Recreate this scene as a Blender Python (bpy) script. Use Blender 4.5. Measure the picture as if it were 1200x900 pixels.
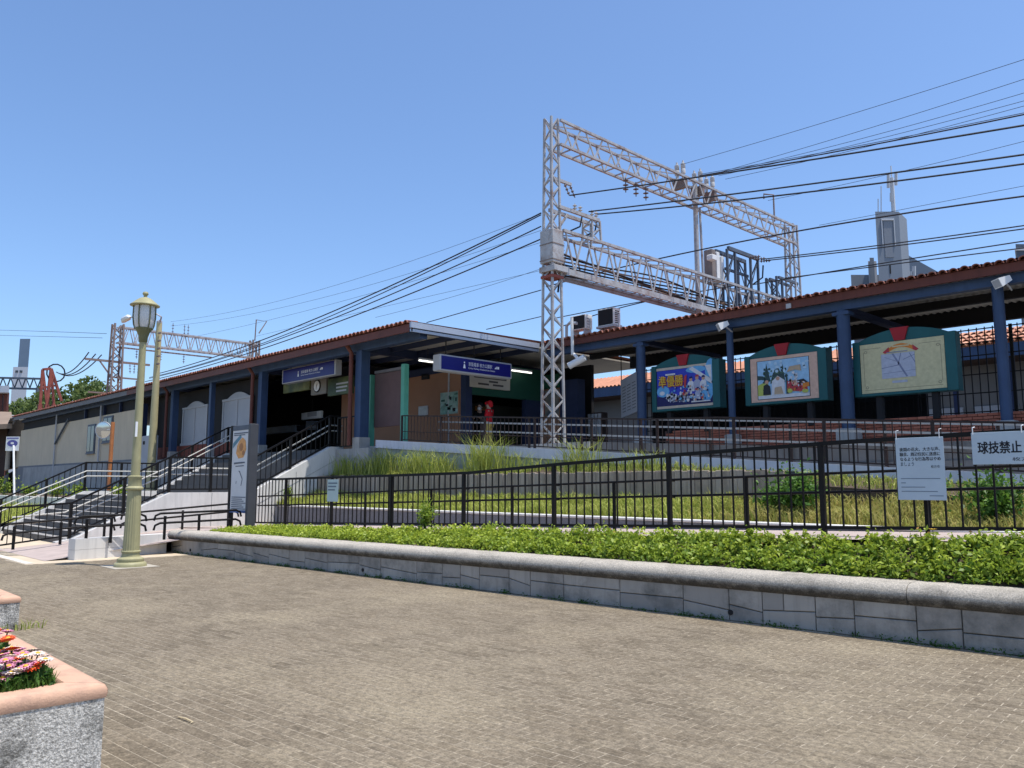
import bpy, bmesh, math, random
import numpy as np
from mathutils import Vector, Matrix

random.seed(7)
rng = np.random.default_rng(7)
for o in list(bpy.data.objects):
    bpy.data.objects.remove(o)
SC = bpy.context.scene
COL = SC.collection

# ------------------------------------------------------------------ camera, sky, sun, exposure
# world: X runs along the tracks (to the right, towards the camera), Y across them, Z up; plaza at z = 0
F = 950.0                                  # focal length in pixels of the 1200 px wide photograph
YAW = math.radians(46.25)                  # view direction turned from +Y towards -X
PITCH = math.atan(118.0 / F)
CAMZ = 1.6
CAM = Vector((0, 0, CAMZ))
RIGHT = Vector((math.cos(YAW), math.sin(YAW), 0))
HEAD = Vector((-math.sin(YAW), math.cos(YAW), 0))
FWD = HEAD * math.cos(PITCH) + Vector((0, 0, math.sin(PITCH)))
UP = RIGHT.cross(FWD)
cam = bpy.data.cameras.new('camera')
cam.sensor_width = 36.0
cam.lens = F / 1200 * 36
cam.clip_start = 0.05
cam.clip_end = 6000
camo = bpy.data.objects.new('camera', cam)
M = Matrix.Identity(4)
for i in range(3):
    M[i][0], M[i][1], M[i][2], M[i][3] = RIGHT[i], UP[i], -FWD[i], CAM[i]
camo.matrix_world = M
COL.objects.link(camo)
SC.camera = camo

SUN_EL = math.radians(73)
SUN_AZ = math.atan2(0.90, 0.42)            # from +Y towards +X
world = bpy.data.worlds.new('World')
SC.world = world
world.use_nodes = True
nt = world.node_tree
for n in list(nt.nodes):
    nt.nodes.remove(n)
sky = nt.nodes.new('ShaderNodeTexSky')
sky.sky_type = 'NISHITA'
sky.sun_disc = False
sky.sun_elevation = SUN_EL
sky.sun_rotation = SUN_AZ
sky.altitude = 20
sky.air_density = 1.0
sky.dust_density = 1.1
sky.ozone_density = 8.0
bg = nt.nodes.new('ShaderNodeBackground')
bg.inputs['Strength'].default_value = 0.15
wo = nt.nodes.new('ShaderNodeOutputWorld')
nt.links.new(sky.outputs['Color'], bg.inputs['Color'])
nt.links.new(bg.outputs['Background'], wo.inputs['Surface'])
sd = Vector((math.sin(SUN_AZ) * math.cos(SUN_EL), math.cos(SUN_AZ) * math.cos(SUN_EL), math.sin(SUN_EL)))
sun = bpy.data.lights.new('sun', 'SUN')
sun.energy = 3.8
sun.angle = math.radians(0.53)
sun.color = (1.0, 0.955, 0.89)
suno = bpy.data.objects.new('sun', sun)
suno.rotation_euler = (-sd).to_track_quat('-Z', 'Y').to_euler()
suno.location = (0, 0, 60)
COL.objects.link(suno)
SC.view_settings.view_transform = 'Standard'
SC.view_settings.look = 'None'
SC.view_settings.exposure = 0.48
SC.view_settings.gamma = 1.0
SC.view_settings.use_curve_mapping = False
SC.render.engine = 'CYCLES'
SC.cycles.use_denoising = True
SC.cycles.max_bounces = 6
SC.cycles.diffuse_bounces = 3
SC.cycles.glossy_bounces = 2
SC.cycles.transmission_bounces = 3
SC.cycles.transparent_max_bounces = 6


# ------------------------------------------------------------------ helpers
def ray(px, py):
    return RIGHT * ((px - 600) / F) + UP * ((450 - py) / F) + FWD


def P(px, py, X=None, Y=None, Z=None, D=None):
    """where the sight line through a pixel of the photograph meets a plane of the place"""
    d = ray(px, py)
    if X is not None:
        t = X / d.x
    elif Y is not None:
        t = Y / d.y
    elif Z is not None:
        t = (Z - CAMZ) / d.z
    else:
        t = D
    return CAM + d * t


def XY(px, Y):
    """X on the plane Y where a pixel column meets it"""
    return P(px, 568, Y=Y).x


def YX(px, X):
    return P(px, 568, X=X).y


def proj(p):
    v = Vector(p) - CAM
    d = v.dot(FWD)
    if d < 0.05:
        return None
    return (600 + F * v.dot(RIGHT) / d, 450 - F * v.dot(UP) / d, d)


MATS = {}


def mat(name, col, rough=0.75, var=0.12, scale=3.0, bump=0.0, bscale=40.0, metal=0.0, spec=0.3,
        rand=0.0, attr=None, col2=None, streak=0.0, emit=0.0, dirt=None, dirt_amt=0.0, dirt_scale=1.0, thin=0.0):
    """one procedural material; noise on world position varies the colour, bump gives fine relief"""
    if name in MATS:
        return MATS[name]
    m = bpy.data.materials.new(name)
    m.use_nodes = True
    t = m.node_tree
    b = t.nodes['Principled BSDF']
    L = t.links.new
    b.inputs['Roughness'].default_value = rough
    b.inputs['Metallic'].default_value = metal
    b.inputs['Specular IOR Level'].default_value = spec
    g = t.nodes.new('ShaderNodeNewGeometry')

    def mixc(fac, a, bb):
        x = t.nodes.new('ShaderNodeMix')
        x.data_type = 'RGBA'
        if isinstance(fac, float):
            x.inputs[0].default_value = fac
        else:
            L(fac, x.inputs[0])
        for s, v in ((6, a), (7, bb)):
            if isinstance(v, tuple):
                x.inputs[s].default_value = v + (1,)
            else:
                L(v, x.inputs[s])
        return x.outputs[2]

    def noise(sc, det=4.0, vec=None, ro=0.6):
        n = t.nodes.new('ShaderNodeTexNoise')
        n.inputs['Scale'].default_value = sc
        n.inputs['Detail'].default_value = det
        n.inputs['Roughness'].default_value = ro
        L(vec or g.outputs['Position'], n.inputs['Vector'])
        return n.outputs['Fac']

    def ramp(fac, lo, hi):
        r = t.nodes.new('ShaderNodeMapRange')
        r.inputs[1].default_value = lo
        r.inputs[2].default_value = hi
        L(fac, r.inputs[0])
        return r.outputs[0]

    lo = tuple(max(0, c * (1 - var)) for c in col)
    hi = tuple(min(1, c * (1 + var)) for c in col)
    c = mixc(ramp(noise(scale), 0.3, 0.7), lo, hi)
    if col2 is not None:
        if attr:
            a = t.nodes.new('ShaderNodeAttribute')
            a.attribute_name = attr
            c = mixc(a.outputs['Fac'], c, col2)
        elif rand:
            oi = t.nodes.new('ShaderNodeObjectInfo')
            c = mixc(oi.outputs['Random'], c, col2)
        else:
            c = mixc(ramp(noise(scale * 0.31, 3.0), 0.42, 0.62), c, col2)
    if streak:
        mp = t.nodes.new('ShaderNodeVectorMath')
        mp.operation = 'MULTIPLY'
        mp.inputs[1].default_value = (9, 9, 0.7)
        L(g.outputs['Position'], mp.inputs[0])
        c = mixc(ramp(noise(1.0, 5.0, mp.outputs[0]), 0.48, 0.75), c, tuple(x * (1 - streak) for x in col))
    if dirt is not None:
        mm = t.nodes.new('ShaderNodeMath')
        mm.operation = 'MULTIPLY'
        mm.inputs[1].default_value = dirt_amt
        L(ramp(noise(dirt_scale, 8.0, None, 0.7), 0.48, 0.68), mm.inputs[0])
        c = mixc(mm.outputs[0], c, dirt)
    L(c, b.inputs['Base Color'])
    if bump:
        bp = t.nodes.new('ShaderNodeBump')
        bp.inputs['Strength'].default_value = bump
        bp.inputs['Distance'].default_value = 0.02
        L(noise(bscale, 6.0), bp.inputs['Height'])
        L(bp.outputs['Normal'], b.inputs['Normal'])
    if emit:
        L(c, b.inputs['Emission Color'])
        b.inputs['Emission Strength'].default_value = emit
    if thin:
        tr_ = t.nodes.new('ShaderNodeBsdfTranslucent')
        L(c, tr_.inputs['Color'])
        ms = t.nodes.new('ShaderNodeMixShader')
        ms.inputs[0].default_value = thin
        L(b.outputs[0], ms.inputs[1])
        L(tr_.outputs[0], ms.inputs[2])
        L(ms.outputs[0], t.nodes['Material Output'].inputs['Surface'])
    MATS[name] = m
    return m


def grain(m, scale, amt, dark=0.62, light=1.3):
    """fine speckle multiplied into a material's base colour"""
    t = m.node_tree
    b = t.nodes['Principled BSDF']
    src = b.inputs['Base Color'].links[0].from_socket
    g = t.nodes.new('ShaderNodeNewGeometry')
    col = src
    for sc in scale:
        n = t.nodes.new('ShaderNodeTexNoise')
        n.inputs['Scale'].default_value = sc
        n.inputs['Detail'].default_value = 3.0
        t.links.new(g.outputs['Position'], n.inputs['Vector'])
        r = t.nodes.new('ShaderNodeMapRange')
        r.inputs[1].default_value, r.inputs[2].default_value = 0.32, 0.68
        r.inputs[3].default_value, r.inputs[4].default_value = dark, light
        t.links.new(n.outputs['Fac'], r.inputs[0])
        x = t.nodes.new('ShaderNodeMix')
        x.data_type = 'RGBA'
        x.blend_type = 'MULTIPLY'
        x.inputs[0].default_value = amt
        t.links.new(col, x.inputs[6])
        t.links.new(r.outputs[0], x.inputs[7])
        col = x.outputs[2]
    t.links.new(col, b.inputs['Base Color'])


def srgb(r, g, b):
    return tuple(((v / 255 + 0.055) / 1.055) ** 2.4 if v > 10 else v / 255 / 12.92 for v in (r, g, b))


ORI = {}


def origin(o):
    return ORI.get(o.name, Vector((0, 0, 0))) if o else Vector((0, 0, 0))


def tag(o, label=None, cat=None, group=None, kind=None):
    if label:
        o['label'] = label
    if cat:
        o['category'] = cat
    if group:
        o['group'] = group
    if kind:
        o['kind'] = kind
    return o


def thing(name, loc, label, cat, group=None):
    o = bpy.data.objects.new(name, None)
    o.empty_display_size = 0.2
    COL.objects.link(o)
    o.location = loc
    ORI[o.name] = Vector(loc)
    return tag(o, label, cat, group)


def put(name, me, parent=None, loc=None, rot=None, scale=None, smooth=False):
    """link a mesh whose vertices are relative to the parent's origin (or to loc, a world position)"""
    o = bpy.data.objects.new(name, me)
    COL.objects.link(o)
    if parent:
        o.parent = parent
    base = origin(parent)
    if loc is not None:
        o.location = Vector(loc) - base
        ORI[o.name] = Vector(loc)
    else:
        ORI[o.name] = base.copy()
    if rot is not None:
        o.rotation_euler = rot
    if scale is not None:
        o.scale = scale
    return o


class MB:
    """collects shapes in world coordinates; build() links them as one mesh object"""
    def __init__(self):
        self.v = []
        self.f = []

    def add(self, vs, fs):
        n = len(self.v)
        self.v += [Vector(v) for v in vs]
        self.f += [tuple(i + n for i in f) for f in fs]
        return self

    def hexa(self, p):
        return self.add(p, [(0, 3, 2, 1), (4, 5, 6, 7), (0, 1, 5, 4), (1, 2, 6, 5), (2, 3, 7, 6), (3, 0, 4, 7)])

    def box(self, x0, y0, z0, x1, y1, z1):
        x0, x1 = min(x0, x1), max(x0, x1)
        y0, y1 = min(y0, y1), max(y0, y1)
        z0, z1 = min(z0, z1), max(z0, z1)
        return self.hexa([(x0, y0, z0), (x1, y0, z0), (x1, y1, z0), (x0, y1, z0),
                          (x0, y0, z1), (x1, y0, z1), (x1, y1, z1), (x0, y1, z1)])

    def bbox(self, x0, y0, z0, x1, y1, z1, b=0.01):
        """box with bevelled edges on its top and upright sides"""
        vs, n = [], 0
        rings = [(b, z0), (0, z0 + b), (0, z1 - b), (b, z1)]
        for ins, z in rings:
            xa, xb, ya, yb = x0 + ins, x1 - ins, y0 + ins, y1 - ins
            c = b * 0.6
            vs += [(xa + c, ya, z), (xb - c, ya, z), (xb, ya + c, z), (xb, yb - c, z),
                   (xb - c, yb, z), (xa + c, yb, z), (xa, yb - c, z), (xa, ya + c, z)]
        fs = [tuple(range(7, -1, -1)), tuple(range(24, 32))]
        for k in range(3):
            for i in range(8):
                j = (i + 1) % 8
                fs.append((k * 8 + i, k * 8 + j, k * 8 + 8 + j, k * 8 + 8 + i))
        return self.add(vs, fs)

    def bar(self, p, q, w, h=None, up=(0, 0, 1)):
        """rectangular bar from p to q, w wide and h high"""
        h = h or w
        p, q = Vector(p), Vector(q)
        d = (q - p)
        if d.length < 1e-6:
            return self
        d.normalize()
        u = Vector(up)
        s = d.cross(u)
        if s.length < 1e-3:
            s = d.cross(Vector((1, 0, 0)))
        s.normalize()
        u = s.cross(d)
        s *= w / 2
        u *= h / 2
        return self.hexa([p - s - u, p + s - u, q + s - u, q - s - u, p - s + u, p + s + u, q + s + u, q - s + u])

    def tube(self, pts, r, n=8, cap=True):
        pts = [Vector(p) for p in pts]
        rr = r if isinstance(r, (list, tuple)) else [r] * len(pts)
        vs, fs = [], []
        prev = None
        for i, p in enumerate(pts):
            a = pts[max(i - 1, 0)]
            b = pts[min(i + 1, len(pts) - 1)]
            d = (b - a)
            if d.length < 1e-9:
                d = Vector((0, 0, 1))
            d.normalize()
            if prev is None:
                ref = Vector((0, 0, 1)) if abs(d.z) < 0.9 else Vector((1, 0, 0))
                s = d.cross(ref).normalized()
            else:
                s = (prev - d * prev.dot(d))
                if s.length < 1e-5:
                    s = d.cross(Vector((0.3, 0.5, 0.8)))
                s.normalize()
            prev = s
            t = d.cross(s)
            for k in range(n):
                an = 2 * math.pi * k / n
                vs.append(p + (s * math.cos(an) + t * math.sin(an)) * rr[i])
        m = len(pts)
        for i in range(m - 1):
            for k in range(n):
                j = (k + 1) % n
                fs.append((i * n + k, i * n + j, (i + 1) * n + j, (i + 1) * n + k))
        if cap:
            fs.append(tuple(range(n - 1, -1, -1)))
            fs.append(tuple((m - 1) * n + k for k in range(n)))
        return self.add(vs, fs)

    def lathe(self, c, prof, n=20, flute=None):
        """prof: list of (radius, z); flute(z) gives depth of vertical grooves"""
        c = Vector(c)
        vs, fs = [], []
        for r, z in prof:
            for k in range(n):
                a = 2 * math.pi * k / n
                q = r
                if flute and flute(z) and k % 2:
                    q = r - flute(z)
                vs.append(c + Vector((q * math.cos(a), q * math.sin(a), z)))
        m = len(prof)
        for i in range(m - 1):
            for k in range(n):
                j = (k + 1) % n
                fs.append((i * n + k, i * n + j, (i + 1) * n + j, (i + 1) * n + k))
        fs.append(tuple(range(n - 1, -1, -1)))
        fs.append(tuple((m - 1) * n + k for k in range(n)))
        return self.add(vs, fs)

    def prism(self, poly, off):
        """flat outline poly (3D points) pushed along off"""
        n = len(poly)
        off = Vector(off)
        a = [Vector(p) for p in poly]
        return self.add(a + [p + off for p in a],
                        [tuple(range(n - 1, -1, -1)), tuple(range(n, 2 * n))] +
                        [(i, (i + 1) % n, n + (i + 1) % n, n + i) for i in range(n)])

    def sweep(self, line, prof):
        """line: list of (point, side unit vector); prof: closed outline of (side, up) pairs"""
        m = len(prof)
        vs, fs = [], []
        for p, s in line:
            for a, z in prof:
                vs.append(Vector(p) + Vector(s) * a + Vector((0, 0, z)))
        for i in range(len(line) - 1):
            for k in range(m):
                j = (k + 1) % m
                fs.append((i * m + k, (i + 1) * m + k, (i + 1) * m + j, i * m + j))
        fs.append(tuple(range(m)))
        fs.append(tuple((len(line) - 1) * m + k for k in range(m - 1, -1, -1)))
        return self.add(vs, fs)

    def mesh(self, m, org=(0, 0, 0), smooth=False, name='mesh'):
        org = Vector(org)
        me = bpy.data.meshes.new(name)
        me.from_pydata([tuple(v - org) for v in self.v], [], self.f)
        if m:
            me.materials.append(m)
        bm = bmesh.new()
        bm.from_mesh(me)
        bmesh.ops.recalc_face_normals(bm, faces=bm.faces)
        bm.to_mesh(me)
        bm.free()
        if smooth:
            me.polygons.foreach_set('use_smooth', [True] * len(me.polygons))
            try:
                me.set_sharp_from_angle(angle=math.radians(smooth if smooth > 1 else 40))
            except Exception:
                pass
        me.update()
        return me

    def build(self, name, m, parent=None, smooth=False, loc=None):
        org = Vector(loc) if loc is not None else origin(parent)
        me = self.mesh(m, org, smooth, name)
        return put(name, me, parent, loc)


def single(name, mb, m, loc, label, cat, group=None, smooth=False):
    o = mb.build(name, m, None, smooth, loc=loc)
    return tag(o, label, cat, group)


def structure(name, mb, m, smooth=False):
    return tag(mb.build(name, m, None, smooth), kind='structure')


def soup(name, V, m, parent=None, shade=None, label=None, smooth=False):
    """V: array (N, k, 3) of k-cornered faces in world coordinates, as one mesh object"""
    N, k = V.shape[0], V.shape[1]
    org = np.array(origin(parent))
    me = bpy.data.meshes.new(name)
    me.vertices.add(N * k)
    me.vertices.foreach_set('co', (V.reshape(-1, 3) - org).astype(np.float32).ravel())
    me.loops.add(N * k)
    me.loops.foreach_set('vertex_index', np.arange(N * k, dtype=np.int32))
    me.polygons.add(N)
    me.polygons.foreach_set('loop_start', np.arange(0, N * k, k, dtype=np.int32))
    me.materials.append(m)
    if shade is not None:
        at = me.attributes.new('shade', 'FLOAT', 'FACE')
        at.data.foreach_set('value', shade.astype(np.float32))
    me.update(calc_edges=True)
    me.validate()
    return put(name, me, parent)


def leaves(pts, size, upness=0.6, aspect=0.55):
    """kite-shaped leaves with random tilt at pts (N,3); returns (N,4,3)"""
    N = len(pts)
    n = rng.normal(size=(N, 3))
    n /= np.linalg.norm(n, axis=1)[:, None]
    n = n * (1 - upness) + np.array([0, 0, 1.0]) * upness
    n /= np.linalg.norm(n, axis=1)[:, None]
    a = rng.normal(size=(N, 3))
    d = np.cross(n, a)
    d /= np.linalg.norm(d, axis=1)[:, None]
    s = np.cross(n, d)
    sz = np.asarray(size)[:, None] if np.ndim(size) else np.full((N, 1), size)
    q0 = pts - d * sz * 0.5
    q2 = pts + d * sz * 0.5 - n * sz * 0.12
    m0 = pts + d * sz * 0.05
    q1 = m0 + s * sz * aspect * 0.5 + n * sz * 0.08
    q3 = m0 - s * sz * aspect * 0.5 + n * sz * 0.08
    return np.stack([q0, q1, q2, q3], axis=1)


def blades(base, h, w, lean=0.35, segs=2):
    """grass blades: each a narrow quad plus a bent tip; returns (2N,4,3)"""
    N = len(base)
    az = rng.uniform(0, 2 * math.pi, N)
    dr = np.stack([np.cos(az), np.sin(az), np.zeros(N)], axis=1)
    fa = rng.uniform(0, 2 * math.pi, N)
    sd_ = np.stack([np.cos(fa), np.sin(fa), np.zeros(N)], axis=1)
    h = np.asarray(h)[:, None]
    w = np.asarray(w)[:, None] if np.ndim(w) else np.full((N, 1), w)
    le = rng.uniform(0.2, 1.0, (N, 1)) * lean
    up = np.array([0, 0, 1.0])
    m = base + up * h * 0.6 + dr * h * le * 0.35
    t = base + up * h * (1 - 0.3 * le) + dr * h * le
    a = np.stack([base - sd_ * w, base + sd_ * w, m + sd_ * w * 0.8, m - sd_ * w * 0.8], axis=1)
    b = np.stack([m - sd_ * w * 0.8, m + sd_ * w * 0.8, t + sd_ * w * 0.12, t - sd_ * w * 0.12], axis=1)
    return np.concatenate([a, b], axis=0)


def vnoise(x, y, seed=0):
    """cheap smooth value noise on arrays"""
    x = np.asarray(x, float)
    y = np.asarray(y, float)
    xi, yi = np.floor(x).astype(int), np.floor(y).astype(int)
    fx, fy = x - xi, y - yi
    fx, fy = fx * fx * (3 - 2 * fx), fy * fy * (3 - 2 * fy)

    def hsh(a, b):
        v = np.sin(a * 127.1 + b * 311.7 + seed * 74.7) * 43758.5453
        return v - np.floor(v)
    return (hsh(xi, yi) * (1 - fx) + hsh(xi + 1, yi) * fx) * (1 - fy) + (hsh(xi, yi + 1) * (1 - fx) + hsh(xi + 1, yi + 1) * fx) * fy


def text_mesh(s, size, org, u, v, m, parent, name='lettering', align='LEFT', bold=0.0, width=None, spacing=1.0):
    """lettering as flat mesh: org lower left corner, u reading direction, v up"""
    cu = bpy.data.curves.new('txt', 'FONT')
    cu.body = s
    cu.size = size
    cu.align_x = align
    cu.space_character = spacing
    cu.offset = bold
    cu.resolution_u = 2
    to = bpy.data.objects.new('txt', cu)
    COL.objects.link(to)
    dg = bpy.context.evaluated_depsgraph_get()
    me = bpy.data.meshes.new_from_object(to.evaluated_get(dg))
    bpy.data.objects.remove(to)
    co = np.empty(len(me.vertices) * 3, np.float32)
    me.vertices.foreach_get('co', co)
    co = co.reshape(-1, 3)
    k = 1.0
    if width and len(co):
        k = width / max(1e-6, (co[:, 0].max() - co[:, 0].min()))
    w = np.array(Vector(org)) + co[:, :1] * k * np.array(Vector(u)) + co[:, 1:2] * np.array(Vector(v))
    w -= np.array(origin(parent))
    me.vertices.foreach_set('co', w.astype(np.float32).ravel())
    me.materials.clear()
    me.materials.append(m)
    me.update()
    me.name = name
    return put(name, me, parent)


def unit_box(name, w, d, m, h=1.0):
    """box w x d, standing on its origin, height 1 (stretched per copy)"""
    b = MB().box(-w / 2, -d / 2, 0, w / 2, d / 2, h)
    return b.mesh(m, name=name)


def along(pts):
    """arc length (in plan) along a polyline and a function from length to point"""
    S = [0.0]
    for a, b in zip(pts, pts[1:]):
        S.append(S[-1] + (Vector(b[:2]) - Vector(a[:2])).length)

    def f(s):
        s = min(max(s, 0), S[-1])
        for i in range(len(S) - 1):
            if s <= S[i + 1] + 1e-9:
                t = (s - S[i]) / max(1e-9, S[i + 1] - S[i])
                return [a + (b - a) * t for a, b in zip(pts[i], pts[i + 1])]
        return list(pts[-1])
    return S, f


def railing(th, pts, m, post_at, gap, post_w=0.06, pick_w=0.018, bot=0.1, rail=(0.05, 0.05), post_up=0.0, mesh_key=None):
    """pts: (x, y, base z, top z); posts, top and bottom rail and upright pickets, each a part of th"""
    S, f = along(pts)
    pm = unit_box('picket', pick_w, pick_w, m)
    po = unit_box('post', post_w, post_w, m)
    posts = post_at if isinstance(post_at, list) else [min(S[-1], k * post_at) for k in range(int(S[-1] / post_at + 1.01))]
    for s in posts:
        x, y, z0, z1 = f(s)
        put('post', po, th, (x, y, z0), scale=(1, 1, z1 - z0 + post_up))
    t, b = MB(), MB()
    for p, q in zip(pts, pts[1:]):
        t.bar((p[0], p[1], p[3]), (q[0], q[1], q[3]), rail[0], rail[1])
        b.bar((p[0], p[1], p[2] + bot), (q[0], q[1], q[2] + bot), rail[0] * 0.75, rail[1] * 0.8)
    t.build('top_rail', m, th)
    b.build('bottom_rail', m, th)
    n = int(S[-1] / gap)
    for k in range(1, n):
        s = k * S[-1] / n
        if min(abs(s - q) for q in posts) < gap * 0.4:
            continue
        x, y, z0, z1 = f(s)
        put('picket', pm, th, (x, y, z0 + bot), scale=(1, 1, z1 - z0 - bot))


# ------------------------------------------------------------------ materials
m_ground = mat('earth', (0.16, 0.14, 0.11), 0.95, 0.25, 0.6, 0.4, 30)
m_joint = mat('joint_sand', (0.33, 0.28, 0.205), 0.95, 0.2, 2.0, 0.3, 120)
PAV1, PAV2 = (0.180, 0.144, 0.098), (0.236, 0.193, 0.135)
m_pav_r = mat('paver', PAV1, 0.9, 0.2, 1.1, 0.5, 160, rand=1, col2=PAV2, dirt=(0.32, 0.265, 0.178), dirt_amt=0.7, dirt_scale=0.45, spec=0.2)
m_pav_a = mat('paver_bed', PAV1, 0.9, 0.2, 1.1, 0.5, 160, attr='shade', col2=PAV2, dirt=(0.32, 0.265, 0.178), dirt_amt=0.7, dirt_scale=0.45, spec=0.2)
for m_ in (m_pav_r, m_pav_a, m_joint):
    grain(m_, (22, 75), 0.75)
m_conc = mat('concrete', (0.36, 0.35, 0.33), 0.9, 0.15, 2.0, 0.3, 60, streak=0.25)
m_white_conc = mat('white_concrete', (0.66, 0.64, 0.60), 0.85, 0.08, 1.5, 0.2, 60, streak=0.18)
m_stone = mat('planter_stone', (0.42, 0.385, 0.335), 0.9, 0.12, 2.5, 0.4, 90, dirt=(0.10, 0.10, 0.09), dirt_amt=0.85, dirt_scale=1.3, rand=1, col2=(0.30, 0.275, 0.245), streak=0.3)
m_mortar = mat('dark_mortar', (0.07, 0.07, 0.065), 0.95, 0.2, 5)
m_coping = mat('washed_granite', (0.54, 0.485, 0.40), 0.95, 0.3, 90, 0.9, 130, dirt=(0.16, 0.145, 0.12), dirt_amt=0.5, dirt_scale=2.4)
_t = m_coping.node_tree
_b = _t.nodes['Principled BSDF']
_src = _b.inputs['Base Color'].links[0].from_socket
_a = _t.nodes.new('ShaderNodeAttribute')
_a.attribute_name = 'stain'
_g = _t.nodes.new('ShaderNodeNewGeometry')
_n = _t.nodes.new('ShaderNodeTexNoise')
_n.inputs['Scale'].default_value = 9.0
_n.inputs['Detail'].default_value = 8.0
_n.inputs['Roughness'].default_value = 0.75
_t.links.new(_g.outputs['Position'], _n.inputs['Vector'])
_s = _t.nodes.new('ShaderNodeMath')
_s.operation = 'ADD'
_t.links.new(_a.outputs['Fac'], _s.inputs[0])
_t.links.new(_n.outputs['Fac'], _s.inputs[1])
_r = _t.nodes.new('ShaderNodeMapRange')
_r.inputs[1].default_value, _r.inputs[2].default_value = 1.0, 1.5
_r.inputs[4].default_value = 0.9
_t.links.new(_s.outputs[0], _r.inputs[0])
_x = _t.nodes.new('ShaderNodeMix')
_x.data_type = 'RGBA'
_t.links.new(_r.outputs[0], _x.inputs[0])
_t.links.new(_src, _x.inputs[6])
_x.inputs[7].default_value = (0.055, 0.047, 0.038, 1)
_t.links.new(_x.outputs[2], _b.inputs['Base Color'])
grain(m_coping, (60, 140), 0.6, .6, 1.3)
m_soil = mat('soil', (0.09, 0.065, 0.045), 0.95, 0.3, 6, 0.6, 40)
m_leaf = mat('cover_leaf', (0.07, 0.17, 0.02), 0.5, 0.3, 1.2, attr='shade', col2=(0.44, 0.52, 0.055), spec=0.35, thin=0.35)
m_grass = mat('grass_blade', (0.23, 0.30, 0.045), 0.6, 0.3, 0.9, attr='shade', col2=(0.58, 0.58, 0.15), spec=0.25, thin=0.35)
m_dry = mat('dry_grass', (0.54, 0.44, 0.16), 0.7, 0.2, 0.9, attr='shade', col2=(0.30, 0.33, 0.07), spec=0.2, thin=0.35)
m_bush = mat('bush_leaf', (0.035, 0.10, 0.016), 0.5, 0.25, 1.5, attr='shade', col2=(0.16, 0.30, 0.04), spec=0.35, thin=0.35)
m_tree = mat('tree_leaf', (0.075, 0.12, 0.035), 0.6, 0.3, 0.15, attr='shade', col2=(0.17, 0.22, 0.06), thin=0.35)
m_bark = mat('bark', (0.10, 0.075, 0.05), 0.95, 0.25, 4, 0.5, 20)
m_black = mat('black_paint', (0.008, 0.007, 0.007), 0.55, 0.2, 8, spec=0.2)
m_brownmetal = mat('brown_paint', (0.035, 0.022, 0.019), 0.55, 0.2, 6, spec=0.25)
m_whitepipe = mat('white_pipe', (0.56, 0.54, 0.48), 0.4, 0.05, 4, spec=0.5)
m_steelpipe = mat('pale_pipe', (0.33, 0.32, 0.30), 0.4, 0.1, 4, spec=0.5)
m_path = mat('pink_paving', (0.42, 0.34, 0.30), 0.9, 0.12, 3, 0.2, 80)
m_beige = mat('beige_paving', (0.55, 0.45, 0.32), 0.9, 0.12, 3, 0.2, 80)
m_paint = mat('road_paint', (0.62, 0.58, 0.50), 0.85, 0.15, 5)
m_plank = mat('weathered_plank', (0.31, 0.245, 0.19), 0.95, 0.2, 4, 0.4, 30, rand=1, col2=(0.42, 0.345, 0.28), streak=0.3)
m_curb = mat('painted_curb', (0.60, 0.60, 0.64), 0.85, 0.08, 2, streak=0.15)
m_retain = mat('retaining_concrete', (0.34, 0.37, 0.34), 0.9, 0.15, 1.2, 0.3, 40, streak=0.3)
m_grey = mat('grey_concrete', (0.17, 0.165, 0.16), 0.9, 0.15, 1.5, 0.3, 40, streak=0.2)
m_brick = mat('red_brick', (0.36, 0.11, 0.065), 0.85, 0.15, 3, 0.3, 60, rand=1, col2=(0.44, 0.155, 0.095))
m_brickmortar = mat('brick_mortar', (0.10, 0.06, 0.05), 0.95, 0.1, 6)
m_blue = mat('blue_steel', (0.035, 0.065, 0.135), 0.5, 0.15, 2.0, streak=0.2, spec=0.35)
m_dkblue = mat('dark_blue', (0.02, 0.03, 0.07), 0.6, 0.15, 2.0)
m_fascia = mat('brown_fascia', (0.135, 0.04, 0.026), 0.55, 0.12, 1.5, streak=0.25)
m_greyfascia = mat('grey_fascia', (0.16, 0.15, 0.15), 0.6, 0.12, 1.5)
m_tile = mat('roof_tile', (0.24, 0.085, 0.055), 0.7, 0.2, 2.0, rand=1, col2=(0.33, 0.14, 0.10))
m_orangetile = mat('orange_tile', (0.46, 0.20, 0.115), 0.7, 0.2, 2.0, rand=1, col2=(0.60, 0.32, 0.20))
m_silver = mat('silver_fascia', (0.42, 0.46, 0.54), 0.4, 0.06, 1.0, metal=0.3, spec=0.5)
m_ceil = mat('ceiling_sheet', (0.50, 0.46, 0.40), 0.8, 0.1, 1.0)
m_dark = mat('dark_interior', (0.018, 0.017, 0.018), 0.8, 0.2, 1.0)  # near black; on interior surfaces the colour carries the deep shade
m_dkbrown = mat('dark_brown_wall', (0.06, 0.038, 0.03), 0.8, 0.15, 1.0)
m_beigewall = mat('beige_render', (0.60, 0.50, 0.36), 0.9, 0.06, 0.7, 0.15, 30, streak=0.1)
m_greywall = mat('grey_render', (0.20, 0.20, 0.205), 0.9, 0.12, 0.7, 0.15, 30, streak=0.15)
m_shutter = mat('shutter', (0.40, 0.41, 0.43), 0.6, 0.06, 1.0)
m_tan = mat('tan_wall', (0.33, 0.17, 0.10), 0.85, 0.08, 1.0)
m_green = mat('dark_green', (0.015, 0.075, 0.05), 0.5, 0.1, 1.0)
m_teal = mat('teal_frame', (0.014, 0.095, 0.10), 0.5, 0.12, 2.0)
m_red = mat('red_paint', (0.33, 0.012, 0.018), 0.5, 0.1, 2.0)
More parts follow.
